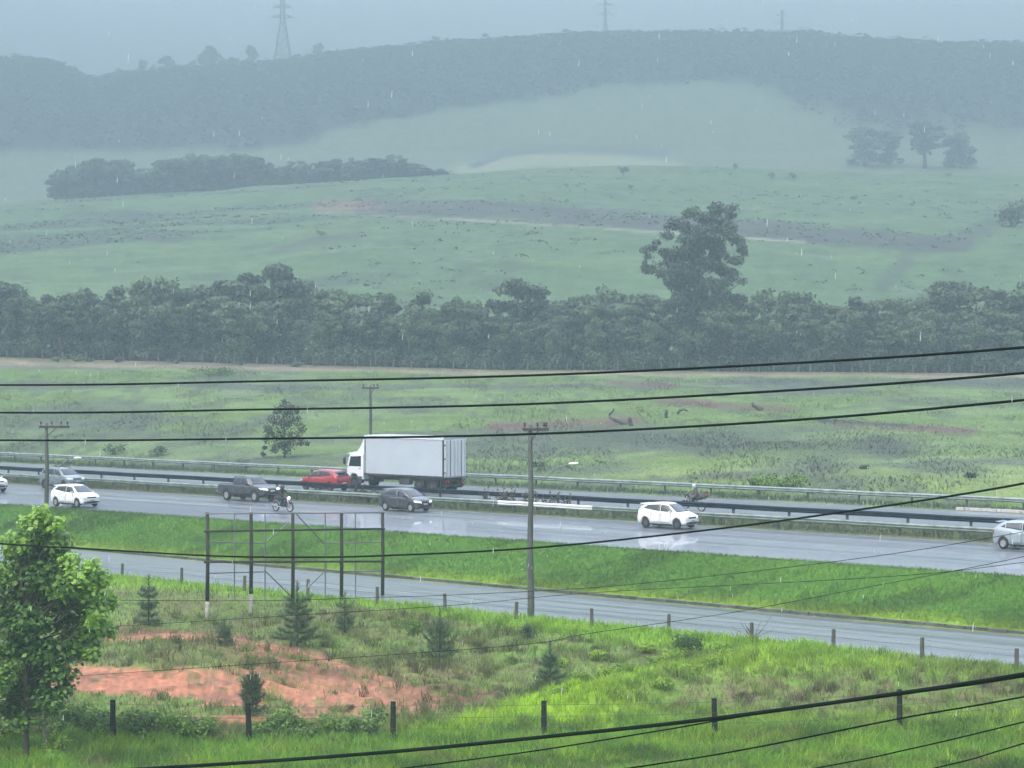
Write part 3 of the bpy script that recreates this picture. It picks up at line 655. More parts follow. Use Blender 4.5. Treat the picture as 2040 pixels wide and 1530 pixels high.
    if kind == 'pickup':
        q = MB(); q.box((-1.80, 0, 1.128), (1.56, 1.52, .05)); q.build('bed_cover', M['plastic'], root, bevel=.02)
        q = MB(); q.tube([(-1.02, -.72, 1.12), (-1.02, -.70, 1.52), (-.98, -.56, 1.66), (-.98, .56, 1.66), (-1.02, .70, 1.52), (-1.02, .72, 1.12)], .03); q.build('roll_bar', M['plastic'], root)
        q = MB(); q.box((-2.72, 0, .62), (.14, 1.7, .16)); q.build('rear_bumper', M['steel'], root, bevel=.03)
    if kind in ('suv',):
        for sg in (-1, 1):
            q = MB(); q.tube([(-1.4, sg*.62, 1.57), (-1.35, sg*.62, 1.65), (.1, sg*.62, 1.67), (.2, sg*.62, 1.61)], .018, 6); q.build('roof_rail', M['plastic'], root)
    if kind == 'hatch' or kind == 'suv':
        q = MB(); zz = 1.37 if kind == 'hatch' else 1.53; q.box((-1.72 if kind == 'hatch' else -1.8, 0, zz), (.3, 1.05, .03), Matrix.Rotation(.12, 3, 'Y')); q.build('spoiler', M[paint], root, bevel=.01)
    return root
def put(px, s, z=Z_HW+.025): p = road(road_t(px, s), s, z); return p
FW, BK = -TH, math.pi-TH
car('white hatchback in the fast lane, alone on the road right of the centre pole', 'car', 'hatch', put(1331, 100.1), FW, 'white', rims='rim_dark')
car('white hatchback with near wheels at the grass edge beside the left pole', 'car', 'hatch', put(150, 89.4), FW, 'white')
car('silver grey sport utility car behind the tall utility pole at the left', 'car', 'suv', put(124, 101.3), FW, 'greycar', rims='rim_dark')
car('white car cut off by the left border of the photo, only its nose showing', 'car', 'suv', put(-30, 95.2), FW, 'white', rims='rim_dark')
car('charcoal double cab pickup truck with headlights on beside the motorcycle', 'pickup truck', 'pickup', put(497, 100.9), FW, 'pick', lit=True, name='pickup_truck')
car('dark grey hatchback with wet shiny bonnet just below the box truck', 'car', 'hatch', put(808, 100.4), FW, 'darkcar', lit=True)
car('silver hatchback entering at the right border, only its rear half showing', 'car', 'hatch', put(2050, 100.6), FW, 'silver')
car('red car driving away just ahead of the box truck on the far carriageway', 'car', 'hatch', put(648, 108.6, Z_FAR+.025), BK, 'red', rims='rim_dark', size=(1.0, 1, 1.08))

# ------------------------------------------------------------------ box truck, driving away to the left
SN = 111.1; TR = road_t(884, SN); TF = road_t(689, SN)
def truck():
    Lt = min(max(TR-TF, 9.2), 10.8)
    root = empty('box_truck', road(TR-Lt/2, SN+1.28, Z_FAR+.025), BK); tag(root, 'white box truck with cab wind deflector and ribbed rear doors on the far carriageway', 'truck')
    x1 = Lt/2; xr = -Lt/2; xc = x1-1.75; W = 1.28            # front, rear, back of cab
    b0, b1 = 1.12, 4.05
    q = MB(); q.box(((xr+xc-.15)/2, 0, (b0+b1)/2), (xc-.15-xr, 2*W-.02, b1-b0)); box = q.build('cargo_box', M['van_side'], root, bevel=.03)
    q = MB(); Lb = xc-.15-xr; cx = (xr+xc-.15)/2
    q.box((cx, 0, b1+.02), (Lb+.02, 2*W+.02, .07)); q.build('box_roof', M['van_white'], box, bevel=.02)
    for sg in (-1, 1):
        q = MB(); q.box((cx, sg*(W+.012), b0+.06), (Lb+.02, .06, .14)); q.build('lower_rail', M['chassis'], box)
        q = MB(); q.box((cx, sg*(W+.012), b1-.08), (Lb+.02, .05, .10)); q.build('upper_rail', M['van_white'], box)
        q = MB(); q.box((xr+.05, sg*(W+.014), (b0+b1)/2), (.12, .06, b1-b0-.3)); q.build('corner_post', M['chassis'], box)
        q = MB(); q.box((xc-.22, sg*(W+.014), (b0+b1)/2), (.12, .06, b1-b0-.3)); q.build('corner_post', M['steel'], box)
        d = MB(); d.box((xr-.03, sg*W*.49, (b0+b1)/2-.03), (.06, W*.95, b1-b0-.24)); dr = d.build('rear_door', M['van_white'], box, bevel=.015)
        for k in range(3):
            r_ = MB(); y = sg*(W*.16+k*W*.32); r_.box((xr-.075, y, (b0+b1)/2-.03), (.05, .06, b1-b0-.3)); r_.build('rib', M['galv'] if k != 1 else M['pylon'], dr)
        for z in (b0+.4, b0+1.4, b0+2.4):
            h_ = MB(); h_.box((xr-.07, sg*(W*.955), z), (.05, .12, .09)); h_.build('hinge', M['chassis'], dr)
    # cab over the engine: side profile swept across
    prof = [(xc+.02, .75), (xc+.02, 2.62), (xc+.35, 2.70), (x1-.35, 2.68), (x1-.15, 2.35), (x1-.02, 1.70), (x1, 1.3), (x1-.02, .55), (x1-.30, .48)]
    prof += [(x1-.34, .95), (x1-.55, 1.16), (x1-.95, 1.16), (x1-1.18, .95), (x1-1.24, .75)]
    vs = []; fs = []; n = len(prof); wy = [-1.20, -1.14, 1.14, 1.20]; sc = [.965, 1, 1, .965]
    for y, k in zip(wy, sc):
        for x, z in prof: vs.append((xc+.6+(x-xc-.6)*k, y, 1.55+(z-1.55)*k))
    for i in range(3):
        for k in range(n): fs.append((i*n+k, i*n+(k+1) % n, (i+1)*n+(k+1) % n, (i+1)*n+k))
    fs += [tuple(range(n)), tuple(3*n+k for k in range(n-1, -1, -1))]
    q = MB(); q.add(vs, fs); cab = q.build('cab', M['van_white'], root, bevel=.012)
    for sg in (-1, 1):
        q = MB(); y = sg*1.205
        q.add([(xc+.28, y-.03*sg, 1.72), (x1-.24, y-.03*sg, 1.72), (x1-.42, y-.03*sg, 2.45), (xc+.28, y-.03*sg, 2.50), (xc+.28, y+.008*sg, 1.72), (x1-.24, y+.008*sg, 1.72), (x1-.42, y+.008*sg, 2.45), (xc+.28, y+.008*sg, 2.50)],
              [(0, 1, 2, 3), (4, 5, 6, 7), (0, 1, 5, 4), (1, 2, 6, 5), (2, 3, 7, 6), (3, 0, 4, 7)])
        d = MB(); d.box(((xc+.25+x1-.35)/2, sg*1.203, 1.45), (x1-xc-.62, .02, .5)); dr = d.build('door', M['van_white'], cab, bevel=.008)
        q.build('window', M['glass'], dr)
        h_ = MB(); h_.box((xc+.4, sg*1.225, 1.55), (.2, .03, .04)); h_.build('handle', M['plastic'], dr)
        m_ = MB(); m_.tube([(x1-.3, sg*1.18, 2.5), (x1-.02, sg*1.42, 2.45), (x1-.02, sg*1.42, 1.75), (x1-.25, sg*1.2, 1.7)], .02, 6); m_.box((x1-.0, sg*1.44, 2.1), (.08, .2, .48)); m_.build('wing_mirror', M['plastic'], cab)
        h2 = MB(); h2.box((x1+.005, sg*.85, .95), (.04, .42, .22)); h2.build('headlight', M['head'], cab)
        s_ = MB(); s_.box((x1-1.42, sg*1.1, .72), (.30, .3, .5)); s_.build('cab_step', M['chassis'], root)
        f_ = MB(); f_.box((xr+3.9, sg*1.0, .78), (1.1, .42, .52)); f_.build('fuel_tank', M['chassis'], root, bevel=.06)
        mf = MB(); mf.box((xr+.35, sg*.95, .72), (.04, .62, .75)); mf.build('mud_flap', M['plastic'], root)
        g_ = MB(); g_.tube([(xr+.45, sg*.95, .9), (xr+.6, sg*.95, 1.08), (xr+3.1, sg*.95, 1.08), (xr+3.25, sg*.95, .9)], .05, 6); g_.box((xr+1.85, sg*1.0, 1.0), (2.9, .5, .12)); g_.build('wheel_guard', M['plastic'], root)
        tl = MB(); tl.box((xr+.02, sg*.85, .88), (.06, .42, .14)); tl.build('tail_light', M['tail'], root)
    q = MB(); q.add([(x1-.13, -1.0, 1.72), (x1-.13, 1.0, 1.72), (x1-.33, 1.0, 2.5), (x1-.33, -1.0, 2.5), (x1-.02, -1.0, 1.74), (x1-.02, 1.0, 1.74), (x1-.21, 1.0, 2.46), (x1-.21, -1.0, 2.46)],
                    [(0, 1, 2, 3), (4, 5, 6, 7), (0, 1, 5, 4), (1, 2, 6, 5), (2, 3, 7, 6), (3, 0, 4, 7)]); q.build('windscreen', M['glass'], cab)
    q = MB(); q.box((x1+.01, 0, 1.15), (.03, 1.5, .34)); q.build('grille', M['plastic'], cab)
    # sloping wind deflector with sun visor lip
    q = MB(); vs = []
    pr = [(x1+.10, 2.62), (x1-.25, 2.74), (xc+.75, 2.86), (xc+.42, 3.2), (xc+.12, 3.85), (xc+.02, 3.9), (xc+.02, 2.66), (x1-.2, 2.64)]
    for y in (-1.12, 1.12):
        for x, z in pr: vs.append((x, y*(1 if z < 3.5 else .9), z))
    n = len(pr); q.add(vs, [(k, (k+1) % n, n+(k+1) % n, n+k) for k in range(n)]+[tuple(range(n)), tuple(n+k for k in range(n-1, -1, -1))])
    q.build('wind_deflector', M['van_white'], cab, bevel=.015)
    q = MB()
    for sg in (-1, 1): q.box(((xr+x1)/2-.3, sg*.42, .92), (Lt-1.4, .09, .26))
    for x in np.arange(xr+.4, x1-2, .9): q.box((x, 0, .95), (.1, .85, .16))
    for x in np.arange(xr+.3, xc-.3, .55): q.box((x, 0, 1.08), (.08, 2.4, .10))
    q.box((xr+.1, 0, .55), (.12, 2.2, .12)); q.box((xr+.15, .5, .75), (.1, .1, .4)); q.box((xr+.15, -.5, .75), (.1, .1, .4)); q.build('chassis', M['chassis'], root)
    for x in (x1-.76, xr+1.2, xr+2.45):
        for sg in (-1, 1):
            wheel(root, x, sg*(1.03 if x > 0 else .98), .50, .28 if x > 0 else .48, M['rim_dark'], 8)
    return root
truck()

# ------------------------------------------------------------------ riders on motorcycles
def skin_body(name, joints, edges, m, parent, levels=2):
    me = bpy.data.meshes.new(name); ks = list(joints); me.from_pydata([joints[k][0] for k in ks], [(ks.index(a), ks.index(b_)) for a, b_ in edges], [])
    o = link('tmp_skin', me); sk = o.modifiers.new('k', 'SKIN'); sk.use_smooth_shade = True
    for i, k in enumerate(ks):
        r = joints[k][1]; me.skin_vertices[0].data[i].radius = (r, r); me.skin_vertices[0].data[i].use_root = (i == 0)
    sb = o.modifiers.new('s', 'SUBSURF'); sb.levels = levels; sb.render_levels = levels
    res = evaluated(o); bpy.data.objects.remove(o); res.materials.clear(); res.materials.append(m)
    res.polygons.foreach_set('use_smooth', np.ones(len(res.polygons), bool)); return link(name, res, parent)
def motorcycle(label, px, s, z, rz, box=False):
    root = empty('motorcycle', put(px, s, z), rz); tag(root, label, 'motorcycle', 'motorcycles on the highway')
    for x in (-.65, .65):
        q = MB(); q.lathe([(.25, -.05), (.285, -.055), (.31, -.02), (.31, .02), (.285, .055), (.25, .05), (.25, -.05)], None, 24); w = q.build('wheel', M['tyre'], root, True); w.location = (x, 0, .31)
        q = MB(); q.lathe([(.255, -.03), (.225, -.03), (.225, .03), (.255, .03), (.255, -.03)], None, 24); q.lathe([(0, -.07), (.05, -.07), (.05, .07), (0, .07)], None, 12)
        for k in range(6): a = k*math.pi/3; q.tube([(0, 0, 0), (.24*math.cos(a), 0, .24*math.sin(a))], .012, 5)
        q.build('rim', M['rim'], w)
    q = MB(); q.tube([(.42, 0, .92), (.1, 0, .80), (-.3, 0, .72), (-.55, 0, .80), (-.9, 0, .86)], [.05, .05, .05, .05, .03], 8); q.tube([(.35, 0, .85), (.2, 0, .4), (-.25, 0, .35), (-.3, 0, .7)], .035, 8)
    q.tube([(-.25, .09, .38), (-.65, .09, .31)], .03, 6); q.tube([(-.25, -.09, .38), (-.65, -.09, .31)], .03, 6); q.build('frame', M['plastic'], root, True)
    q = MB(); q.tube([(.42, 0, .88), (.25, 0, .93), (.02, 0, .90), (-.08, 0, .80)], [.06, .14, .13, .06], 12); q.build('fuel_tank', M['darkcar'], root, True)
    q = MB(); q.tube([(-.06, 0, .83), (-.25, 0, .82), (-.6, 0, .86), (-.78, 0, .88)], [.09, .13, .12, .07], 10); q.build('seat', M['plastic'], root, True)
    q = MB(); q.box((.05, 0, .48), (.36, .26, .34)); q.tube([(.1, -.05, .62), (.12, -.05, .74)], .07, 8); q.build('engine', M['rim_dark'], root, bevel=.04)
    for sg in (-1, 1):
        q = MB(); q.tube([(.65, sg*.08, .31), (.42, sg*.08, .95)], .03, 8); q.build('fork', M['rim'], root, True)
    q = MB(); q.tube([(.32, -.36, 1.05), (.4, -.12, 1.03), (.42, 0, 1.0), (.4, .12, 1.03), (.32, .36, 1.05)], .018, 6)
    for sg in (-1, 1): q.tube([(.36, sg*.28, 1.06), (.34, sg*.33, 1.2)], .01, 5); q.box((.34, sg*.34, 1.23), (.03, .11, .08))
    q.build('handlebar', M['plastic'], root)
    q = MB(); q.lathe([(0, .0), (.09, .0), (.11, .03), (.09, .12), (.04, .15), (0, .15)], Matrix.Translation((.6, 0, .92)) @ Matrix.Rotation(R(90), 4, 'Z'), 16); q.build('headlight', M['plastic'] if box else M['head_on'], root, True)
    q = MB(); q.tube([(.36, 0, .58), (.55, 0, .65), (.72, 0, .65), (.9, 0, .55)], .05, 6); q.build('mudguard', M['plastic'], root)
    q = MB(); q.tube([(.1, -.16, .35), (-.3, -.17, .33), (-.8, -.18, .45)], [.03, .04, .055], 8); q.build('exhaust', M['rim'], root, True)
    q = MB(); q.box((-.92, 0, .83), (.06, .16, .09)); q.build('tail_light', M['tail'] if not box else M['orange'], root)
    if box:
        q = MB(); q.box((-.83, 0, 1.10), (.44, .46, .42)); q.build('luggage_box', M['jacket_b'], root, bevel=.05)
        q = MB(); q.box((-1.06, .0, 1.12), (.02, .40, .12)); q.build('reflector', M['orange'], root)
    return root
def rider(label, px, s, z, rz, jm, hm):
    root = empty('person', put(px, s, z), rz); tag(root, label, 'person', 'riders on motorcycles')
    J = {'pel': ((-.26, 0, .98), .15), 'bel': ((-.24, 0, 1.14), .15), 'che': ((-.15, 0, 1.34), .165), 'nec': ((-.10, 0, 1.49), .07), 'hd': ((-.07, 0, 1.58), .09), 'top': ((-.07, 0, 1.68), .085)}
    E = [('pel', 'bel'), ('bel', 'che'), ('che', 'nec'), ('nec', 'hd'), ('hd', 'top')]
    for t, sg in (('l', 1), ('r', -1)):
        J.update({'sh'+t: ((-.13, sg*.19, 1.41), .075), 'el'+t: ((.06, sg*.33, 1.20), .05), 'wr'+t: ((.29, sg*.33, 1.10), .036), 'ha'+t: ((.36, sg*.31, 1.08), .036),
                  'hi'+t: ((-.22, sg*.12, .93), .115), 'kn'+t: ((.19, sg*.20, .84), .075), 'an'+t: ((-.06, sg*.18, .42), .05), 'to'+t: ((.12, sg*.19, .36), .04)})
        E += [('che', 'sh'+t), ('sh'+t, 'el'+t), ('el'+t, 'wr'+t), ('wr'+t, 'ha'+t), ('pel', 'hi'+t), ('hi'+t, 'kn'+t), ('kn'+t, 'an'+t), ('an'+t, 'to'+t)]
    skin_body('body', J, E, M[jm], root)
    for sg in (-1, 1):
        for k in range(4):
            q = MB(); y = sg*(.29+k*.022); q.tube([(.34, y, 1.09), (.375, y, 1.085), (.385, y, 1.055), (.365, y, 1.035)], .0095, 6); q.build('finger', M['jacket'], root, True)
        q = MB(); q.tube([(.32, sg*.28, 1.07), (.345, sg*.268, 1.05), (.365, sg*.272, 1.04)], .011, 6); q.build('thumb', M['jacket'], root, True)
    q = MB(); q.lathe([(0, -.15), (.08, -.14), (.125, -.08), (.142, 0), (.135, .07), (.10, .125), (.05, .15), (0, .155)], Matrix.Translation((-.06, 0, 1.62)) @ Matrix.Rotation(R(90), 4, 'X'), 20)
    h = q.build('helmet', M[hm], root, True)
    q = MB(); q.add([(math.cos(a)*rr-.06, math.sin(a)*rr, 1.62+zz) for a in np.linspace(-1.1, 1.1, 9) for rr, zz in ((.146, -.035), (.144, .06), (.132, .06), (.134, -.035))],
                    [(i*4+k, (i+1)*4+k, (i+1)*4+(k+1) % 4, i*4+(k+1) % 4) for i in range(8) for k in range(4)]+[(0, 1, 2, 3), (35, 34, 33, 32)]); q.build('visor', M['glass'], h, True)
    return root
motorcycle('black motorcycle with bright headlight in the middle lane beside the pickup', 564, 94.9, Z_HW+.03, FW)
rider('person in dark clothes and black helmet riding the motorcycle beside the pickup', 564, 94.9, Z_HW+.03, FW, 'jacket', 'helmet_k')
motorcycle('motorcycle with luggage box and orange tail lamp behind the dark median rail', 1381, 108.3, Z_FAR+.03, BK, True)
rider('person in grey brown clothes and pale helmet riding beyond the median rail', 1381, 108.3, Z_FAR+.03, BK, 'jacket_b', 'helmet_w')
# ------------------------------------------------------------------ poles, cables
def pole(label, px, Y, h, arm_px_dir, lamp=True, lamp_h=7.0, scale=1.0, base=None):
    p = at(px, Y) if base is None else base
    root = empty('utility_pole', p, 0); tag(root, label, 'utility pole', 'utility poles')
    q = MB(); n = 9; q.tube([(.02*math.sin(i*1.3), .02*math.cos(i), -.4+(h+.4)*i/n) for i in range(n+1)], [.17-.075*i/n for i in range(n+1)], 12); q.build('shaft', M['concrete_pole'], root, True)
    L0, L1 = arm_px_dir; q = MB(); q.box(((L0+L1)/2, -.14, h-.22), (L1-L0, .10, .13)); q.tube([(0, -.14, h-.8), (L1*.45, -.14, h-.26)], .025, 6); a = q.build('crossarm', M['rust'], root)
    for x in (L1-.12, (L1+.3)/2+.05, .32, L0+.1):
        q = MB(); q.tube([(x, -.14, h-.16), (x, -.14, h-.05)], .02, 6); q.lathe([(0, 0), (.05, 0), (.075, .04), (.05, .07), (.065, .11), (.04, .17), (0, .18)], Matrix.Translation((x, -.14, h-.06)) @ Matrix.Rotation(R(90), 4, 'X'), 12); q.build('insulator', M['ceramic'], a)
    if lamp:
        q = MB(); q.tube([(.1, -.05, lamp_h-1.35), (.5, -.2, lamp_h-1.0), (1.0, -.5, lamp_h-.45), (1.35, -.65, lamp_h-.2), (1.85, -.85, lamp_h-.12)], .02, 6); la = q.build('lamp_arm', M['steel_green'], root, True)
        q = MB(); q.lathe([(0, -.26), (.04, -.25), (.09, -.19), (.12, -.05), (.11, .1), (.07, .2), (0, .23)], Matrix.Translation((2.0, -.9, lamp_h-.08)) @ Matrix.Rotation(R(-70), 4, 'Z') @ Matrix.Diagonal((1, 1, .62, 1)), 18); q.build('lamp_head', M['lamp'], la, True)
    return root
t_ = road_t(1057, 74.0); pole('tall utility pole with short crossarm and street lamp, in the centre of the photo', 1057, road(t_, 74.0).y, 9.05, (-.38, .85), lamp_h=7.35)
t_ = road_t(93, 74.0); pole('tall utility pole with long crossarm at the left, rising behind the leafy tree', 93, road(t_, 74.0).y, 8.45, (-.4, 1.35), lamp_h=6.55)
t_ = road_t(738, 127); pole('shorter utility pole in the field, half hidden behind the box truck', 738, road(t_, 127).y, 7.4, (-.7, .75), lamp=False)

def smooth_path(pts, n=12):
    o = []
    for i in range(len(pts)-1):
        p0, p1, p2, p3 = pts[max(i-1, 0)], pts[i], pts[i+1], pts[min(i+2, len(pts)-1)]
        for k in range(n):
            t = k/n; o.append(.5*((2*p1)+(p2-p0)*t+(2*p0-5*p1+4*p2-p3)*t*t+(3*p1-p0-3*p2+p3)*t*t*t))
    return o+[pts[-1]]
def cable(label, pts, y0, y1, r, group='overhead cables'):
    u0, u1 = pts[0][0], pts[-1][0]; q = MB()
    w = smooth_path([P(u, v, y0+(y1-y0)*(u-u0)/(u1-u0)) for u, v in pts])
    e0, e1 = (w[0]-w[1]).normalized(), (w[-1]-w[-2]).normalized(); w = [w[0]+e0*30]+w+[w[-1]+e1*14, w[-1]+e1*35]      # on to poles out of sight
    q.tube(w, r, 8)
    tag(q.build('power_cable', M['cable'], None, True), label, 'cable', group)
cable('topmost of three black cables crossing above the pasture', [(-900, 760), (0, 767), (500, 760), (1020, 749), (1550, 725), (2040, 692), (2900, 610)], 42, 20, .0185)
cable('middle one of three black cables crossing above the pasture', [(-900, 812), (0, 822), (500, 816), (1020, 806), (1550, 779), (2040, 743), (2900, 660)], 42, 20, .0185)
cable('lowest of three black cables, passing in front of the box truck roof', [(-900, 868), (0, 877), (500, 874), (1020, 866), (1550, 839), (2040, 797), (2900, 710)], 42, 20, .0185)
cable('black cable that sags in front of the empty billboard frame and climbs to the right', [(-700, 1030), (0, 1083), (140, 1091), (413, 1107), (600, 1110), (762, 1107), (1057, 1092), (1400, 1057), (1700, 1017), (2040, 963), (2700, 830)], 46, 24, .017)
cable('thickest black cable crossing the foreground grass', [(-500, 1575), (330, 1529), (750, 1500), (1084, 1468), (1425, 1431), (1792, 1381), (2040, 1343), (2700, 1230)], 27, 18, .022)
cable('thin cable just under the thickest foreground cable', [(0, 1600), (600, 1552), (1000, 1505), (1300, 1458), (1500, 1424), (1800, 1383), (2040, 1348), (2700, 1240)], 27, 18, .009)
cable('thin cable over the foreground grass, second below the thick one', [(700, 1610), (1262, 1529), (1500, 1490), (1790, 1432), (2040, 1388), (2700, 1260)], 25, 18, .010)
cable('thin cable in the lower right corner, third below the thick one', [(1100, 1625), (1632, 1529), (1800, 1495), (2040, 1438), (2700, 1270)], 24, 18, .008)
cable('thin cable cutting the extreme lower right corner', [(1400, 1630), (1867, 1529), (2040, 1481), (2700, 1290)], 23, 18, .008)
cable('faint thin cable from the side road verge up to the silver car', [(400, 1330), (1000, 1288), (1173, 1262), (1460, 1220), (1700, 1175), (2020, 1113), (2500, 1000)], 72, 46, .009)
cable('faint thin cable over the grass bank right of the centre pole', [(600, 1225), (900, 1206), (1194, 1180), (1765, 1149), (2040, 1120), (2500, 1055)], 80, 55, .010)
cable('thin wire under the billboard frame running to the centre pole', [(-200, 1190), (413, 1197), (762, 1190), (1057, 1178), (1300, 1160), (1800, 1100), (2300, 1010)], 88, 60, .011)

# ------------------------------------------------------------------ empty billboard frame
def billboard():
    fr = [(413, 95.0), (500, 97.0), (583, 99.0), (680, 101.0), (762, 103.0)]; pts = [at(u, Y) for u, Y in fr]
    root = empty('billboard_frame', pts[2]); tag(root, 'empty billboard frame of five dark posts and two beams with thin lattice behind', 'billboard frame'); O = pts[2]
    tops = []
    for i, ((u, Y), p) in enumerate(zip(fr, pts)):
        zt = zat(1021, Y); b = p-O; t = Vector((b.x, b.y, zt-O.z)); tops.append(t)
        zs = zat([1198, 1183, 1175, 1170, 1168][i], Y)-O.z; zs = max(zs, b.z+.05) if i < 2 else b.z-.2
        q = MB(); q.tube([(b.x, b.y, zs), (b.x+.02, b.y, (zs+t.z)/2), t], [.095, .088, .08], 10)
        po = q.build('post', M['post_old'], root, True)
        if i < 2: q = MB(); q.tube([(b.x, b.y, b.z-.3), (b.x, b.y, zs)], [.098, .096], 10); q.build('painted_foot', M['whitewash'], po, True)
    def rail(v, rr, name, m, off=-.14, ends=(0, 4), dz=0):
        q = MB(); pp = [Vector((fr[i][0], 0, 0)) for i in ends]
        a, b = [P(fr[i][0], v[k], fr[i][1])-O+Vector((0, off, dz)) for k, i in enumerate(ends)]
        d = (b-a).normalized(); q.tube([a-d*.15, (a+b)/2, b+d*.15], rr, 8); q.build(name, m, root, True)
    rail((1058, 1053), .052, 'beam', M['post_old']); rail((1119, 1118), .052, 'beam', M['post_old']); rail((1023, 1021), .03, 'top_rail', M['pylon'])
    def bar(u0, v0, u1, v1, rr=.032):
        f = lambda u: 95+(u-413)/349*8+.35
        q = MB(); q.tube([P(u0, v0, f(u0))-O, P(u1, v1, f(u1))-O], rr, 6); q.build('lattice_bar', M['galv' if False else 'pylon'], root)
    for u in (467, 528, 648, 708): bar(u, 1022, u, 1196)
    bar(528, 1082, 576, 1040); bar(590, 1024, 646, 1084); bar(530, 1139, 582, 1190); bar(646, 1139, 612, 1172)
    bar(416, 1142, 528, 1139); bar(416, 1080, 528, 1082); bar(648, 1082, 760, 1080); bar(648, 1139, 760, 1137)
billboard()

# ------------------------------------------------------------------ fences
def fence(name, label, posts, h, r, m, wires=3, wr=.004, group=None, lean=.04, zoff=0):
    O = posts[len(posts)//2]; root = empty(name, O); tag(root, label, 'fence', group); tops = []
    for p in posts:
        hh = h*random.uniform(.93, 1.07); q = MB(); q.tube([(0, 0, -.2), (0, 0, hh*.5), (0, 0, hh)], [r*1.05, r, r*.95], 8); o = q.build('post', m, root, False)
        o.location = p-O; o.rotation_euler = (random.uniform(-lean, lean), random.uniform(-lean, lean), random.random()); tops.append((p-O, hh))
    for k in range(wires):
        q = MB(); pp = [b_+Vector((0, -r, hh*(.92-.27*k))) for b_, hh in tops]
        pts = []
        for a, c in zip(pp[:-1], pp[1:]): pts += [a, (a+c)/2-Vector((0, 0, .03))]
        q.tube(pts+[pp[-1]], wr, 4); q.build('wire', M['post_dark'], root)
    return root
fy = lambda u: 70.3+(u-225)/1567*1.6-1.5*math.sin((u-225)/1567*3.1)*.6
fence('wire_fence', 'wire fence of dark wooden posts across the foreground grass', [at(u, fy(u)) for u in (-360, -70, 225, 497, 783, 1084, 1425, 1792, 2190, 2600)], 1.5, .10, M['wood_dark'], 3, .006)
fence('wire_fence', 'fence of short dark posts along the near edge of the side road', [at(u, road(road_t(u, 73.6), 73.6).y) for u in (120, 243, 362, 487, 613, 752, 887, 1028, 1179, 1332, 1497, 1660, 1837, 2025, 2240)], .85, .085, M['wood_mid'], 2, .005)
ub = np.linspace(-60, 2120, 58)
fence('wire_fence', 'line of small pale posts at the foot of the dark wood', [at(u+random.uniform(-9, 9), 298.5) for u in ub], 1.25, .075, M['post_pale'], 0)
q = MB(); q.tube([(0, 0, -.3), (0, 0, 1.05)], .07, 8); q.box((0, 0, 1.09), (.24, .2, .1)); o = q.build('stake', M['wood_mid'], None); o.location = at(93, 67.2); tag(o, 'lone stake with flat top in the weeds below the leafy tree', 'stake')

# ------------------------------------------------------------------ foliage tools
def leaf_quads(Cn, Nn, size, asp=.6, fold=0):
    n = len(Cn); Nn = Nn/np.maximum(np.linalg.norm(Nn, axis=1, keepdims=True), 1e-6)
    a = np.cross(Nn, rng.normal(size=(n, 3))); a /= np.maximum(np.linalg.norm(a, axis=1, keepdims=True), 1e-6); b_ = np.cross(Nn, a)
    s = np.asarray(size).reshape(-1, 1)*np.ones((n, 1))
    v = np.stack([Cn-a*s*.5, Cn+b_*s*.5*asp+a*s*.05, Cn+a*s*.5, Cn-b_*s*.5*asp+a*s*.05], 1)
    f = np.arange(n*4).reshape(n, 4); return v.reshape(-1, 3), f
def cloud(clumps, per, size, up=.5, asp=.6, shell=.55, jit=.6):
    """clumps: (x,y,z,rx,ry,rz[,tone]) filled with leaves; tone brightens leaf by leaf and clump by clump"""
    Vs = []; Fs = []; T = []; b0 = 0
    for c in clumps:
        n = max(4, int(per*(c[3]*c[4]*c[5])**(2/3))); d = rng.normal(size=(n, 3)); d /= np.linalg.norm(d, axis=1, keepdims=True)
        r = (shell+(1-shell)*rng.random((n, 1)))*rng.choice([1, 1, 1, 1.14], size=(n, 1)); p = d*r
        Cn = p*np.array(c[3:6])+np.array(c[:3]); Nn = d*.8+np.array((0, 0, up))+rng.normal(size=(n, 3))*jit
        v, f = leaf_quads(Cn, Nn, size*(.6+.8*rng.random(n)), asp); Vs.append(v); Fs.append(f+b0); b0 += len(v)
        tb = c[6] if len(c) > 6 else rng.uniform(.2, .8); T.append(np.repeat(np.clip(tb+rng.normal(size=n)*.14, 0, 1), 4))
    return np.concatenate(Vs), np.concatenate(Fs), np.concatenate(T)
def crown_mesh(name, clumps, per, size, m, **kw):
    v, f, t = cloud(clumps, per, size, **kw); return mesh_np(name, v, f, m, attrs={'tone': t})
def trunk_mesh(name, h, r, limbs, m, lean=0):
    q = MB(); n = 6; q.tube([(lean*i/n+.1*r*math.sin(i*2), .1*r*math.cos(i*1.7), -.3+(h+.3)*i/n) for i in range(n+1)], [r*(1.15-.75*i/n) for i in range(n+1)], 8)
    for (a, b_) in limbs:
        a = Vector(a); b_ = Vector(b_); mid = (a+b_)/2+Vector((0, 0, -.08*(b_-a).length)); q.tube([a, mid, b_], [r*.4, r*.25, r*.08], 6)
    o = q.build(name, m, None, True); me = o.data; bpy.data.objects.remove(o); return me
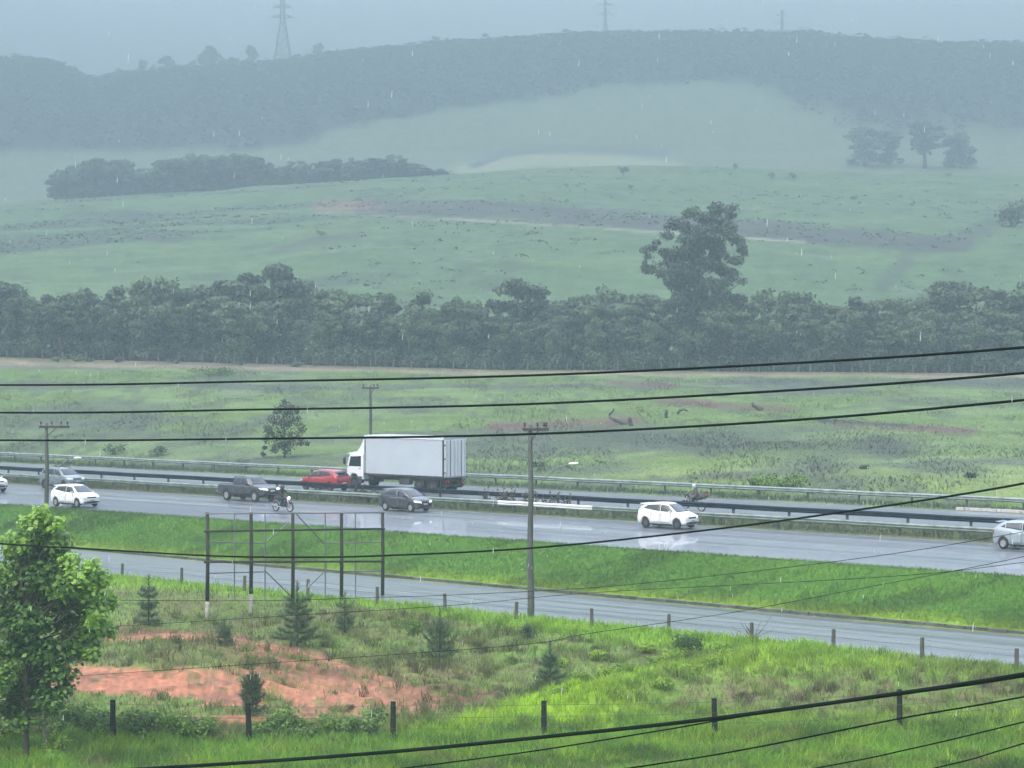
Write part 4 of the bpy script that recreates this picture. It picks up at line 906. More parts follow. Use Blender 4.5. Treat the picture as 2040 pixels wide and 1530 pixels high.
def tree_kind(kind, seed):
    """meshes (crown, trunk) of one tree 10 m tall"""
    rs = np.random.default_rng(seed); cl = []; limbs = []
    if kind == 'umbrella':
        for k in range(30):
            z = rs.uniform(4.2, 9.5); rad = 3.6*math.sqrt(max(.05, 1-((z-5.8)/4.3)**2))*rs.uniform(.3, 1.0); a = rs.uniform(0, 6.28); w = rs.uniform(.9, 1.7)
            cl.append((rad*math.cos(a), rad*math.sin(a), z, w, w, w*rs.uniform(.28, .5), np.clip(.25+.07*(z-4)+rs.normal()*.28, 0, 1)))  # upper clumps get a paler tone than low ones
        for k in range(12):
            a = rs.uniform(0, 6.28); rad = rs.uniform(1.2, 2.8); cl.append((rad*math.cos(a), rad*math.sin(a), rs.uniform(1.2, 4.2), 1.0, 1.0, .9, rs.uniform(0, .5)))
        th = 7.5
    elif kind == 'round':
        for k in range(34):
            d = rs.normal(size=3); d /= np.linalg.norm(d); rr = rs.uniform(.45, 1.0); w = rs.uniform(.7, 1.25)
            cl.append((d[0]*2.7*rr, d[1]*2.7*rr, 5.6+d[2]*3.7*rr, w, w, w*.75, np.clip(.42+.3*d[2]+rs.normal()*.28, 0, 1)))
        for k in range(14):
            a = rs.uniform(0, 6.28); cl.append((1.9*math.cos(a), 1.9*math.sin(a), rs.uniform(.3, 2.6), 1.2, 1.2, 1.0, rs.uniform(0, .4)))
        th = 6.5
    elif kind == 'tall':
        for k in range(30):
            z = rs.uniform(3.5, 9.6); rad = rs.uniform(.2, 1)*1.7*(1.15-((z-6)/4.5)**2); a = rs.uniform(0, 6.28); w = rs.uniform(.6, 1.05)
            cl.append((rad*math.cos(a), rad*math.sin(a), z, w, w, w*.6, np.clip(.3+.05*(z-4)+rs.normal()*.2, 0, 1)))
        th = 9
    else:   # open, ragged
        for k in range(17):
            a = rs.uniform(0, 6.28); z = rs.uniform(4.5, 9.6); rad = rs.uniform(.3, 1)*2.6; w = rs.uniform(.5, 1.0)
            cl.append((rad*math.cos(a), rad*math.sin(a), z, w, w, w*.5, rs.uniform(.1, .7)))
        th = 8.5
    for c in cl[::3]: limbs.append(((0, 0, max(1.5, c[2]*.55)), (c[0]*.9, c[1]*.9, c[2])))
    return cl, limbs, th
_lib = {}
def tree(label, kind, seed, p, h, w=1.0, group=None, leaf='leaf_wood', bark='bark', per=105, size=.55, name='tree', cat='tree'):
    key = (kind, seed, leaf, bark, per, size)
    if key not in _lib:
        cl, limbs, th = tree_kind(kind, seed)
        _lib[key] = (crown_mesh('crown', cl, per, size, M[leaf]), trunk_mesh('trunk', th, .22, limbs, M[bark]))
    cm, tm = _lib[key]; root = empty(name, p, random.uniform(0, 6.28)); root.scale = (h/10*w, h/10*w, h/10); tag(root, label, cat, group)
    link('trunk', tm, root); link('crown', cm, root); return root

# ------------------------------------------------------------------ the wood behind the pasture
UTOP = [-100, 0, 100, 190, 320, 400, 500, 620, 690, 760, 850, 920, 960, 1020, 1090, 1140, 1200, 1290, 1340, 1440, 1550, 1640, 1720, 1800, 1880, 1960, 2040, 2140]
VTOP = [545, 548, 562, 556, 530, 548, 518, 545, 580, 580, 548, 592, 570, 540, 578, 592, 553, 590, 575, 570, 555, 592, 572, 598, 552, 562, 550, 552]
WL = 'dark leafy tree in the dense wood between pasture and hill'
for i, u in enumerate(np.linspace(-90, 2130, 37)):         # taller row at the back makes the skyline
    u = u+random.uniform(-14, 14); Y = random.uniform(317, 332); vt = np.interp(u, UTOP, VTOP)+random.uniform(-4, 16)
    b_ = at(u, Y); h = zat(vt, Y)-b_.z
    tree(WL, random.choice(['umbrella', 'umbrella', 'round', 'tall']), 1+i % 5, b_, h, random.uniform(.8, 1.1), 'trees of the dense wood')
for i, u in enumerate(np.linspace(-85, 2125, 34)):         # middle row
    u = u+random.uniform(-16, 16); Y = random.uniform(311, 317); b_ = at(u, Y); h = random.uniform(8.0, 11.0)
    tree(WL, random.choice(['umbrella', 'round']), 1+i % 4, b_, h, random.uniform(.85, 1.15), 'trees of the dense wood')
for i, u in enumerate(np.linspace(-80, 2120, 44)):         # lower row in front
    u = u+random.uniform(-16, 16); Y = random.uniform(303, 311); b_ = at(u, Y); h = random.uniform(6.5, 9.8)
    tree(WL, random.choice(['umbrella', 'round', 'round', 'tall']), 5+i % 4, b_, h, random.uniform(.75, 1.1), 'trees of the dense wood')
# the gum tree that overtops it
def gum():
    p = at(1392, 312); k = 312/F; root = empty('gum_tree', p); tag(root, 'tall gum tree with ragged crown rising far above the wood', 'tree')
    bl = [(1430, 415, 22, 13), (1462, 414, 12, 9), (1456, 428, 13, 9), (1405, 436, 20, 12), (1432, 440, 26, 14), (1350, 443, 20, 12), (1335, 450, 12, 9), (1445, 458, 22, 13), (1395, 462, 24, 14), (1328, 470, 17, 9), (1310, 482, 11, 7),
          (1300, 492, 15, 8), (1282, 500, 9, 8), (1365, 478, 20, 11), (1420, 482, 26, 13), (1468, 482, 17, 11), (1478, 500, 9, 13), (1290, 512, 10, 6), (1322, 500, 11, 6), (1340, 508, 18, 10), (1385, 503, 24, 13), (1432, 508, 22, 12), (1464, 520, 18, 10),
          (1295, 535, 20, 11), (1318, 545, 16, 9), (1283, 530, 9, 12), (1345, 530, 20, 12), (1400, 532, 26, 14), (1450, 540, 22, 11), (1335, 560, 14, 9), (1372, 560, 22, 16), (1412, 566, 24, 16), (1385, 590, 30, 16), (1420, 600, 26, 16), (1350, 600, 20, 14), (1475, 562, 11, 7),
          (1370, 630, 34, 20), (1415, 640, 30, 20), (1385, 670, 40, 22), (1470, 600, 12, 12), (1440, 565, 16, 10), (1360, 545, 16, 9)]
    cl = []; limbs = []
    for u, v, a, b_ in bl:
        x = (u-1392)*k; z = zat(v, 312)-p.z; y = rng.uniform(-2.6, 2.6)*(.5 if v < 430 else 1); cl.append((x, y, z, a*k*1.12, max(a, 12)*k*1.1, b_*k*1.12, rng.uniform(.15, .6)))
        zb = min(z-1, 11+.35*z)
        if len(cl) % 3 == 0: limbs.append(((.25*math.sin(z), 0, max(6, zb*.8)), (x, y, z)))
    for i in range(34):
        a_, r_ = rng.uniform(0, 6.28), math.sqrt(rng.random()); u, v = 1392+12+78*r_*math.cos(a_), 500+82*r_*math.sin(a_)
        cl.append(((u-1392)*k, rng.uniform(-2.4, 2.4), zat(v, 312)-p.z, rng.uniform(1.0, 1.8), 1.4, rng.uniform(.6, .95), rng.uniform(.15, .65)))
    for i in range(26):
        z = rng.uniform(8, 20); w_ = 1.2+3.6*math.sin(min(1, max(0, (z-6)/15))*math.pi); cl.append((rng.uniform(-1, 1)*w_, rng.uniform(-1, 1)*w_*.7, z, rng.uniform(.9, 1.7), 1.3, rng.uniform(.6, 1.0), rng.uniform(.1, .5)))
    link('trunk', trunk_mesh('trunk', 22, .42, limbs, M['bark']), root); link('crown', crown_mesh('crown', cl, 120, .5, M['leaf_euc'], shell=.35), root)
gum()
# undergrowth along its foot, too tangled to count
cl = []
for i in range(900):
    u = rng.uniform(-150, 2190); Y = rng.uniform(301, 326); p = at(u, Y); s_ = rng.uniform(.6, 1.8); cl.append((p.x, p.y, p.z+s_*rng.uniform(.3, 1.5), s_*1.2, s_, s_*.9, rng.uniform(0, .45)))
tag(link('undergrowth', crown_mesh('undergrowth', cl, 60, .5, M['leaf_wood'])), 'tangled dark undergrowth beneath the trees of the wood', 'undergrowth', kind='stuff')
# thin pale stems standing in the shade at the front of the wood
for i in range(28):
    u = rng.uniform(-40, 2080); p = at(u, rng.uniform(299.6, 302)); h = rng.uniform(1.8, 3.6)
    if i == 0: sm = trunk_mesh('sapling', 5, .09, [((0, 0, 2.5), (.7, .2, 4.6)), ((0, 0, 3), (-.6, -.1, 5.2))], M['bark_pale'])
    o = link('sapling', sm); o.location = p; o.scale = (1, 1, h/5); o.rotation_euler = (rng.normal()*.05, rng.normal()*.06, rng.uniform(0, 6)); tag(o, 'thin pale leafless stem at the front edge of the wood', 'sapling', 'pale stems at the foot of the wood')

# ------------------------------------------------------------------ trees and bushes on the hills
UT2 = [95, 105, 140, 180, 240, 290, 330, 380, 420, 470, 520, 560, 590, 620, 680, 740, 765, 800, 830, 860, 900]
VT2 = [365, 345, 322, 312, 307, 336, 310, 303, 305, 298, 310, 326, 316, 323, 312, 311, 298, 306, 326, 336, 342]
for i, u in enumerate(list(np.linspace(112, 880, 30))+list(np.linspace(125, 850, 22))):
    Y = 748+random.uniform(0, 8)+(8 if i >= 30 else 0); b_ = at(u, Y); h = max(3, zat(np.interp(u, UT2, VT2)+random.uniform(0, 9), Y)-b_.z)
    tree('rounded tree in the long grove on the crest of the green hill', 'round' if i % 3 else 'umbrella', 5+i % 4, b_, h, random.uniform(.95, 1.25)*max(1, 10/h), 'grove on the hill crest')
for u, vb, vt, Y, lab, kd in ((1722, 338, 252, 942, 'broad misty tree, leftmost of the faint trees above the right hill', 'umbrella'), (1768, 338, 260, 950, 'misty tree leaning on the broad one above the right hill', 'umbrella'), (1842, 336, 238, 940, 'tallest of the faint misty trees above the right hill', 'tall'), (1912, 336, 254, 946, 'faint misty tree with bare lower trunk, rightmost above the hill', 'round')):
    b_ = at(u, Y); tree(lab, kd, 3, b_, zat(vt, Y)-b_.z, 1.9 if kd == 'tall' else 1.35, 'misty trees behind the hill crest')
def bush(label, px, py, w_px, h_px, leaf='leaf_wood', group=None, name='bush', cat='bush', n=9, per=60, size=None, Y=None, spike=False):
    p = hit(px, py) if Y is None else at(px, Y); k = p.y/F; w = w_px*k; h = h_px*k; cl = []
    for i in range(n):
        a = rng.uniform(0, 6.28); r = math.sqrt(rng.random())*.34*w; z = h*rng.uniform(.22, .72); s_ = rng.uniform(.16, .30)*w
        cl.append((r*math.cos(a), r*math.sin(a), z, s_, s_, min(s_, h*.32), rng.uniform(.15, .8)))
    sz = size or max(.12, .10*min(w, h)+.05); per_ = per/(max(w, .6)*max(h, .6))**.66*5.0
    root = empty(name, p); tag(root, label, cat, group)
    q = MB()
    for i in range(5):
        a = rng.uniform(0, 6.28); q.tube([(0, 0, -.1), (.18*w*math.cos(a), .18*w*math.sin(a), h*.3), (.3*w*math.cos(a), .3*w*math.sin(a), h*.7)], [.03*h**.5, .025*h**.5, .01], 5)
    q.build('stem', M['bark'], root, True); link('foliage', crown_mesh('foliage', cl, per_, sz, M[leaf], shell=.3), root); return root
for i, (u, v, w, h, lab) in enumerate(((1242, 350, 24, 26, 'dark round bush on the crest of the pasture hill, right of its middle'), (1361, 332, 58, 28, 'wide bush standing behind the crest of the pasture hill'), (1464, 337, 14, 13, 'small bush on the hill crest right of the wide bush'), (1536, 356, 18, 15, 'left one of two small bushes just under the hill crest'),
      (1580, 356, 22, 14, 'right one of two small bushes just under the hill crest'), (1257, 378, 15, 11, 'small dark bush below the round crest bush'), (1701, 398, 18, 13, 'lone small bush on the open slope of the right hill'), (1890, 352, 22, 10, 'low bush on the hill crest under the misty trees'), (1820, 408, 10, 9, 'tiny bush on the right slope'),
      (2022, 452, 84, 58, 'large dark thicket at the right border of the hill'), (1128, 404, 14, 9, 'small bush at the top of the grey embankment'), (640, 470, 24, 15, 'small dark bush on the left slope of the hill'))):
    bush(lab, u, v, w, h, 'leaf_wood', None, n=8, Y=None if i != 1 else 790)
for u, vt, Y, kd, w in ((235, 140, 1442, 'open', .9), (283, 124, 1442, 'open', .9), (331, 114, 1444, 'umbrella', .8), (305, 132, 1444, 'round', .8), (420, 96, 1446, 'open', 1.0), (405, 110, 1440, 'umbrella', .9), (446, 118, 1442, 'round', .9), (500, 95, 1446, 'open', .8), (635, 92, 1446, 'open', .95), (655, 104, 1444, 'umbrella', .7), (868, 77, 1446, 'umbrella', 1.0), (892, 78, 1448, 'round', .8), (845, 90, 1446, 'round', .7), (70, 120, 1444, 'round', .9), (212, 150, 1440, 'round', 1.2), (255, 150, 1440, 'umbrella', 1.1), (360, 132, 1446, 'umbrella', 1.0), (345, 122, 1442, 'round', .9), (385, 122, 1444, 'round', 1.1), (465, 118, 1440, 'umbrella', 1.1), (480, 125, 1442, 'round', 1.0), (530, 124, 1440, 'umbrella', 1.2), (560, 122, 1442, 'round', 1.2), (590, 118, 1440, 'umbrella', 1.2), (610, 114, 1442, 'round', 1.0), (690, 105, 1440, 'umbrella', 1.2), (740, 100, 1442, 'round', 1.2), (790, 94, 1440, 'umbrella', 1.1), (1250, 66, 1444, 'umbrella', .9), (1760, 80, 1444, 'round', .8), (20, 122, 1444, 'umbrella', .9), (150, 140, 1444, 'umbrella', .9)):
    kd = 'tall' if kd == 'open' else kd; w *= 1.25 if kd == 'tall' else .95; vt -= 5; b_ = at(u, Y); tree('ragged tree outlined against the sky on the wooded ridge', kd, 6 if u % 2 else 7, b_, max(8, zat(vt, Y)-b_.z), w, 'skyline trees of the ridge', per=150, size=.8)
# coarse tufts and scrub on the hill pasture
n = 26000; uh = rng.uniform(-150, 2190, n); Yh = 345+400*rng.random(n); Xh = (uh-UC)/F*Yh; Zh = gz(Xh, Yh); vh = VH+F*(CZ-Zh)/Yh
dn = smooth((fbm(Xh*.02+Yh*.01, Yh*.06, 71)-.47)*8)*(.25+.75*smooth((1100-uh)/500))+.6*smooth((poly(uh, vh+16*(fbm(Xh*.06, Yh*.06, 75)-.5), [(740, 408), (1100, 422), (1300, 434), (1500, 454), (1720, 470), (1900, 482)], 44, 2.6)-.3)*2.2)+.02
k_ = rng.random(n) < dn*.42; Xh, Yh, Zh = Xh[k_], Yh[k_], Zh[k_]; K = 7; sc_ = rng.uniform(.25, .9, len(Xh))
d = rng.normal(size=(len(Xh), K, 3)); d[:, :, 2] = np.abs(d[:, :, 2]); d /= np.linalg.norm(d, axis=2, keepdims=True)
Ch = np.stack([Xh, Yh, Zh], 1)[:, None, :]+d*np.stack([sc_*1.5, sc_*.9, sc_*.7], 1)[:, None, :]
v, f = leaf_quads(Ch.reshape(-1, 3), (d+np.array((0, 0, .8))).reshape(-1, 3), np.repeat(sc_*.9, K), .8); tone = np.repeat(np.clip(np.repeat(rng.uniform(.25, .75, len(Xh)), K), 0, 1), 4)
tag(link('scrub', mesh_np('scrub', v, f, M['leaf_scrub'], attrs={'tone': tone})), 'low scrub and coarse tufts scattered over the hill pasture', 'scrub', kind='stuff')
# forest on the ridge: one mass
Xf = []; 
uu = rng.uniform(-190, 2230, 26000); YY = 1000+460*np.sqrt(rng.random(26000)); XX = (uu-UC)/F*YY; ZZ = gz(XX, YY); vv = VH+F*(CZ-ZZ)/YY
keep = forest_mask(uu, vv, fbm(XX*.02, YY*.02, 77)) > rng.uniform(.02, 1.0, len(uu))
XX, YY, ZZ = XX[keep], YY[keep], ZZ[keep]; XX, YY, ZZ = XX[:9000], YY[:9000], ZZ[:9000]
ur = rng.uniform(-190, 2230, 900); Yr = rng.uniform(1436, 1456, 900); Xr = (ur-UC)/F*Yr; XX = np.append(XX, Xr); YY = np.append(YY, Yr); ZZ = np.append(ZZ, gz(Xr, Yr))
hc = rng.uniform(3.0, 7.5, len(XX)); K = 16; hc[-900:] *= rng.choice([.8, 1.0, 1.25, 1.7], size=900)
d = rng.normal(size=(len(XX), K, 3)); d /= np.linalg.norm(d, axis=2, keepdims=True)
Cn = np.stack([XX, YY, ZZ+hc*.45], 1)[:, None, :]+d*np.stack([hc*.6, hc*.6, hc*.5], 1)[:, None, :]
v, f = leaf_quads(Cn.reshape(-1, 3), (d*.5+np.array((0, 0, 1.0))+rng.normal(size=d.shape)*.25).reshape(-1, 3), np.repeat(hc*.5, K), .8)
tone = np.repeat(np.clip(np.repeat(np.clip(.3+.5*(fbm(XX*.02, YY*.02, 97)-.5)+rng.normal(size=len(XX))*.07, .1, .6), K)+rng.normal(size=len(XX)*K)*.06, 0, 1), 4)
tag(link('forest', mesh_np('forest', v, f, M['leaf_far'], attrs={'tone': tone})), 'far forest covering the misty ridge', 'forest', kind='stuff')

# ------------------------------------------------------------------ pylons on the ridge
def pylon(label, px, Y, top_py, bw, th=.3):
    p = at(px, Y); H = zat(top_py, Y)-p.z; root = empty('pylon', p, R(12)); tag(root, label, 'pylon', 'transmission pylons on the ridge')
    wd = lambda z: bw/2*(1-z/H/.62*.78) if z < H*.62 else bw/2*.22*(1-.35*(z-H*.62)/(H*.38))
    zs = [0, .12, .24, .35, .45, .54, .62, .70, .78, .86, .94, 1.0]; q = MB()
    for i in range(len(zs)-1):
        z0, z1 = zs[i]*H, zs[i+1]*H; a, b_ = wd(z0), wd(z1); c0 = [(-a, -a), (a, -a), (a, a), (-a, a)]; c1 = [(-b_, -b_), (b_, -b_), (b_, b_), (-b_, b_)]
        for k in range(4):
            n = (k+1) % 4; q.tube([c0[k]+(z0,), c1[k]+(z1,)], th, 4); q.tube([c0[k]+(z0,), c1[n]+(z1,)], th*.55, 4); q.tube([c0[n]+(z0,), c1[k]+(z1,)], th*.55, 4); q.tube([c1[k]+(z1,), c1[n]+(z1,)], th*.55, 4)
    q.build('tower', M['pylon'], root)
    for zf, l in ((.68, 8.5), (.80, 7.0), (.92, 5.5)):
        q = MB(); a = wd(zf*H)
        for sg in (-1, 1):
            for yy in (-a, a): q.tube([(sg*a, yy, zf*H), (sg*l, 0, zf*H+.3)], th*.6, 4); q.tube([(sg*a, yy, zf*H+2.2), (sg*l, 0, zf*H+.3)], th*.55, 4)
        c = q.build('crossarm', M['pylon'], root)
        for sg in (-1, 1): s_ = MB(); s_.tube([(sg*l, 0, zf*H+.3), (sg*l, 0, zf*H-1.8)], .18, 5); s_.build('insulator', M['ceramic'], c)
pylon('tall lattice pylon behind the ridge trees at the left', 563, 1466, -18, 15.5, .42)
pylon('faint lattice pylon behind the ridge, near the middle of the skyline', 1206, 1820, -22, 8, .36)
pylon('short faint lattice pylon behind the ridge at the right', 1558, 1930, 20, 9, .38)
# ------------------------------------------------------------------ pasture and roadside plants
def field_tree():
    p = hit(567, 912); k = p.y/F; root = empty('field_tree', p); tag(root, 'lone olive brown bushy tree at the field edge, left of the box truck', 'tree'); cl = []; limbs = []
    for u, v, a, b_, t in ((566, 806, 9, 10, .5), (582, 812, 7, 9, .6), (553, 816, 9, 9, .4), (592, 818, 5, 8, .6), (570, 824, 14, 10, .4), (545, 836, 11, 11, .3), (590, 836, 12, 11, .5), (567, 845, 20, 14, .4), (536, 855, 9, 12, .3), (601, 855, 8, 12, .6), (550, 866, 16, 13, .3), (585, 868, 17, 13, .4),
                           (532, 874, 8, 9, .25), (566, 884, 24, 11, .2), (600, 880, 8, 9, .4), (525, 892, 6, 6, .2), (612, 884, 6, 5, .3), (545, 896, 8, 7, .3), (572, 898, 8, 8, .2), (522, 905, 5, 5, .3)):
        x, z = (u-567)*k, (912-v)*k; y = rng.uniform(-.7, .7); cl.append((x, y, z, a*k*1.25, max(a, 12)*k*1.2, b_*k*1.2, t)); limbs.append(((0, 0, max(.3, z*.45)), (x*.5, y, z*.8)))
    link('trunk', trunk_mesh('trunk', 3.8, .10, limbs[::4], M['bark']), root); link('crown', crown_mesh('crown', cl, 420, .2, M['leaf_olive'], shell=.3), root)
field_tree()
bush('reddish brown bush on the median behind the silver grey car', 122, 942, 52, 44, 'leaf_brown', None, n=10, Y=road(road_t(122, 104.6), 104.6).y, size=.16, per=110)
for u, v, w, h, lab in ((1548, 972, 130, 34, 'wide low bush in the pasture just behind the pale guard rail'), (222, 905, 60, 24, 'grey green bush behind the far rail, left of the lone field tree'), (318, 907, 46, 20, 'small low bush between the lone field tree and the left pole'), (1500, 968, 40, 18, 'small bush at the end of the wide low one'), (1935, 952, 34, 12, 'little tuft like bush in the right pasture'),
                        (1722, 935, 24, 10, 'tiny dark bush in the pale green right pasture'), (420, 748, 110, 20, 'flat dark bush patch in the upper left pasture'), (1065, 930, 46, 14, 'low dark bush right behind the centre pole'), (890, 935, 30, 12, 'little bush hidden at the rail behind the truck')):
    bush(lab, u, v, w, h, 'leaf_weed' if w > 100 else 'leaf_wood', None, n=14 if w > 100 else 8, per=70, size=.2)
for u in (118, 152, 176, 232, 345, 480, 590): bush('dark low bush at the pale fence in front of the wood', u+random.uniform(-4, 4), 0, 34, 11, 'leaf_wood', 'low bushes along the pale fence', n=6, Y=297.0, per=50, size=.35)
def spiky(label, px, s, w, h, n, leaf='leaf_brown'):
    p = road(road_t(px, s), s); p.z = g(p.x, p.y); root = empty('median_plant', p); tag(root, label, 'roadside plant', 'scraggly plants on the median'); q = MB(); cl = []
    for i in range(n):
        x = rng.uniform(-.5, .5)*w; y = rng.uniform(-.35, .35); z = h*rng.uniform(.55, 1.1); bx = rng.normal()*.35
        pts = [(x, y, -.1), (x+bx*.4, y, z*.6), (x+bx, y+rng.normal()*.1, z)]; q.tube(pts, [.022, .017, .008], 5)
        for k in range(3): cl.append((x+bx*(.5+.25*k), y, z*(.55+.22*k), .14, .12, .10, rng.uniform(.2, .8)))
        cl.append((x*1.05, y, h*.30, .38, .30, .34, rng.uniform(0, .6))); cl.append((x, y-.1, h*.5, .22, .2, .18, rng.uniform(.2, .7)))
    q.build('stem', M['bark'], root, True); link('foliage', crown_mesh('foliage', cl, 190, .15, M[leaf], shell=.3), root)
spiky('broad scraggly plant with curled tops on the median, left of the centre pole', 1012, 105.0, 2.9, 1.55, 15)
spiky('scraggly plant with curled tops on the median, right of the centre pole', 1098, 105.0, 2.1, 1.35, 11)
spiky('low green brown plant on the median under the truck cab', 716, 104.8, 1.5, .95, 9, 'leaf_olive')
spiky('thin weedy plant on the median left of the dark hatchback', 742, 103.9, .9, .8, 5, 'leaf_olive')
def snag(label, px, py, pts, r):
    p = hit(px, py); k = p.y/F; q = MB(); q.tube([((u)*k, .2*math.sin(i*2), v*k) for i, (u, v) in enumerate(pts)], [r*k*(1-.12*i) for i in range(len(pts))], 7)
    o = q.build('dead_stump', M['wood_mid'], None, True); o.location = p; tag(o, label, 'dead stump')
snag('crooked dead stump leaning in the reddish patch of the pasture', 1236, 846, [(14, -2), (4, 4), (-8, 8), (-20, 14), (-22, 20), (-15, 27), (-13, 33)], 5)
snag('small pointed stump beside the crooked one', 1258, 849, [(0, -2), (-2, 8), (-4, 16)], 5)
snag('short upright stump in the pale grass of the pasture', 1327, 833, [(0, -2), (0, 8), (1, 15)], 4)
snag('dead branch arched over the pasture grass right of the upright stump', 1358, 826, [(-8, 2), (-4, 8), (4, 11), (11, 7)], 3)
snag('grey stump at the end of the dark patch in the right pasture', 1507, 818, [(10, 0), (2, 6), (-6, 10), (-8, 16)], 5)

# ------------------------------------------------------------------ young pines
def pine(label, px, py, h_px, w_px, n_wh=6, curl=.55):
    p = hit(px, py); k = p.y/F; h, w = h_px*k, w_px*k; root = empty('young_pine', p); tag(root, label, 'young pine', 'young pines on the waste ground')
    q = MB(); q.tube([(0, 0, -.1), (.01, 0, h*.5), (0, .02, h)], [.035, .025, .010], 6); Cn = []; Dn = []; shoots = [[Vector((0, 0, h*.25)), Vector((0, 0, h*.6)), Vector((0, 0, h))]]
    for i in range(n_wh):
        z = h*(.08+.70*(i+rng.uniform(-.25, .25))/n_wh); L_ = w*.5*(1.02-.5*(i/n_wh))*rng.uniform(.6, 1.2); nb = rng.integers(5, 8) if i < n_wh-2 else 5
        for j in range(nb):
            a = 2*math.pi*(j+rng.uniform(-.2, .2))/nb+i*.5; L2 = L_*rng.uniform(.75, 1.15); rise = (.25+.5*i/n_wh)*curl*2
            b0 = Vector((0, 0, z)); b1 = Vector((math.cos(a)*L2*.55, math.sin(a)*L2*.55, z+L2*.2*rise)); b2 = Vector((math.cos(a)*L2, math.sin(a)*L2, z+L2*(.2+.75*curl)*rise)); shoots.append([b0, b1, b2])
            q.tube([b0, b1, b2], [.016, .011, .006], 5)
    q.build('stem', M['bark'], root, True)
    for sh in shoots:
        Lr = (sh[1]-sh[0]).length+(sh[2]-sh[1]).length; m = int(150*Lr)+16
        for t in rng.uniform(.1, 1, m):
            pt = sh[0].lerp(sh[1], t*2) if t < .5 else sh[1].lerp(sh[2], t*2-1); d = (sh[1]-sh[0] if t < .5 else sh[2]-sh[1]).normalized()
            Cn.append(pt); Dn.append(d)
    Cn = np.array(Cn); Dn = np.array(Dn); r = rng.normal(size=Cn.shape); r /= np.linalg.norm(r, axis=1, keepdims=True); dr = Dn*.75+r*.75; dr /= np.linalg.norm(dr, axis=1, keepdims=True)
    ln = rng.uniform(.16, .32, (len(Cn), 1)); sd = np.cross(dr, rng.normal(size=Cn.shape)); sd /= np.linalg.norm(sd, axis=1, keepdims=True); wd = .011
    V = np.stack([Cn-sd*wd, Cn+sd*wd, Cn+dr*ln], 1).reshape(-1, 3); Fc = np.arange(len(V)).reshape(-1, 3)
    link('needles', mesh_np('needles', V, Fc, M['leaf_pine'], attrs={'tone': np.repeat(rng.uniform(.05, .8, len(Cn)), 3)}), root)
pine('slim young pine between the leafy tree and the billboard frame', 296, 1248, 100, 52)
pine('smallest young pine, at the left foot of the billboard frame', 447, 1286, 50, 36, 4)
pine('bushiest young pine, standing in front of the middle billboard post', 592, 1290, 128, 96, 7)
pine('young pine in front of the fourth billboard post', 687, 1262, 78, 56, 5)
pine('dark young pine with candle like upright shoots, below the centre pole', 876, 1322, 108, 86, 6, .9)
pine('dark young pine at the edge of the lime green bank', 1096, 1372, 92, 62, 6)
pine('short dense young pine on the bare red earth beside a fence post', 502, 1424, 102, 50, 7, .8)
pine('tiny young pine in the grass right of the centre pole', 1050, 1272, 26, 24, 3)

# ------------------------------------------------------------------ the leafy tree at the left
def leafy():
    Y = 67.5; p = at(52, Y); k = Y/F; root = empty('leafy_tree', p); tag(root, 'big leafy tree with bright green young tips at the left border', 'tree'); cl = []; limbs = []
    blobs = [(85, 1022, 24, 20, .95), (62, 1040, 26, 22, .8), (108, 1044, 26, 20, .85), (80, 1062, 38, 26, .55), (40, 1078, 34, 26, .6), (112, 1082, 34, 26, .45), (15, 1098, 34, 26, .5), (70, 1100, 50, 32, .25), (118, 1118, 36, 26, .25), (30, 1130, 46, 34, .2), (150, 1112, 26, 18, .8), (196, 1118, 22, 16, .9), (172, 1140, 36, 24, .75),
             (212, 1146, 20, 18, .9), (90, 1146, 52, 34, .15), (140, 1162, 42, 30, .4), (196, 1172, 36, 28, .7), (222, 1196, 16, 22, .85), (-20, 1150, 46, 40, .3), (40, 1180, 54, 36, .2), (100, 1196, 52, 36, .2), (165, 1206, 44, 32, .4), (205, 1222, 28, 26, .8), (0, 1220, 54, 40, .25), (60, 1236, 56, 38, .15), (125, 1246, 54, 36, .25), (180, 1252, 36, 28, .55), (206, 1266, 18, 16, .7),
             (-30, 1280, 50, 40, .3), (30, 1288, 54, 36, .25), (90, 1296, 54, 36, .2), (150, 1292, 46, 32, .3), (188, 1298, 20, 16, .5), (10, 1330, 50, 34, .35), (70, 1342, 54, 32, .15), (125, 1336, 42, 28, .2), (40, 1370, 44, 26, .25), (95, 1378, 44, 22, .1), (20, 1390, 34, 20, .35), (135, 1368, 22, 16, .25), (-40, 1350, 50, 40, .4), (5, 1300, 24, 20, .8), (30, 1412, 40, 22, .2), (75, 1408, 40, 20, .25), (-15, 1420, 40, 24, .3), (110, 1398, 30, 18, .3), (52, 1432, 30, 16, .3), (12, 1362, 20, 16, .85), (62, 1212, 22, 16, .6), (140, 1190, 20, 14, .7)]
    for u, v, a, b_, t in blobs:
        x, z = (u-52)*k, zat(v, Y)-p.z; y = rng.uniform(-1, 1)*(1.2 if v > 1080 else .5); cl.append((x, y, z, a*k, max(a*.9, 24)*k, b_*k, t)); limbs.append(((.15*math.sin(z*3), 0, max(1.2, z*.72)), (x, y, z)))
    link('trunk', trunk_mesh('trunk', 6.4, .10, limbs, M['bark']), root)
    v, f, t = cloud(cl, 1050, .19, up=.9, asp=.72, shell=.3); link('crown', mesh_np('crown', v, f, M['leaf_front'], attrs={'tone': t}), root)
leafy()

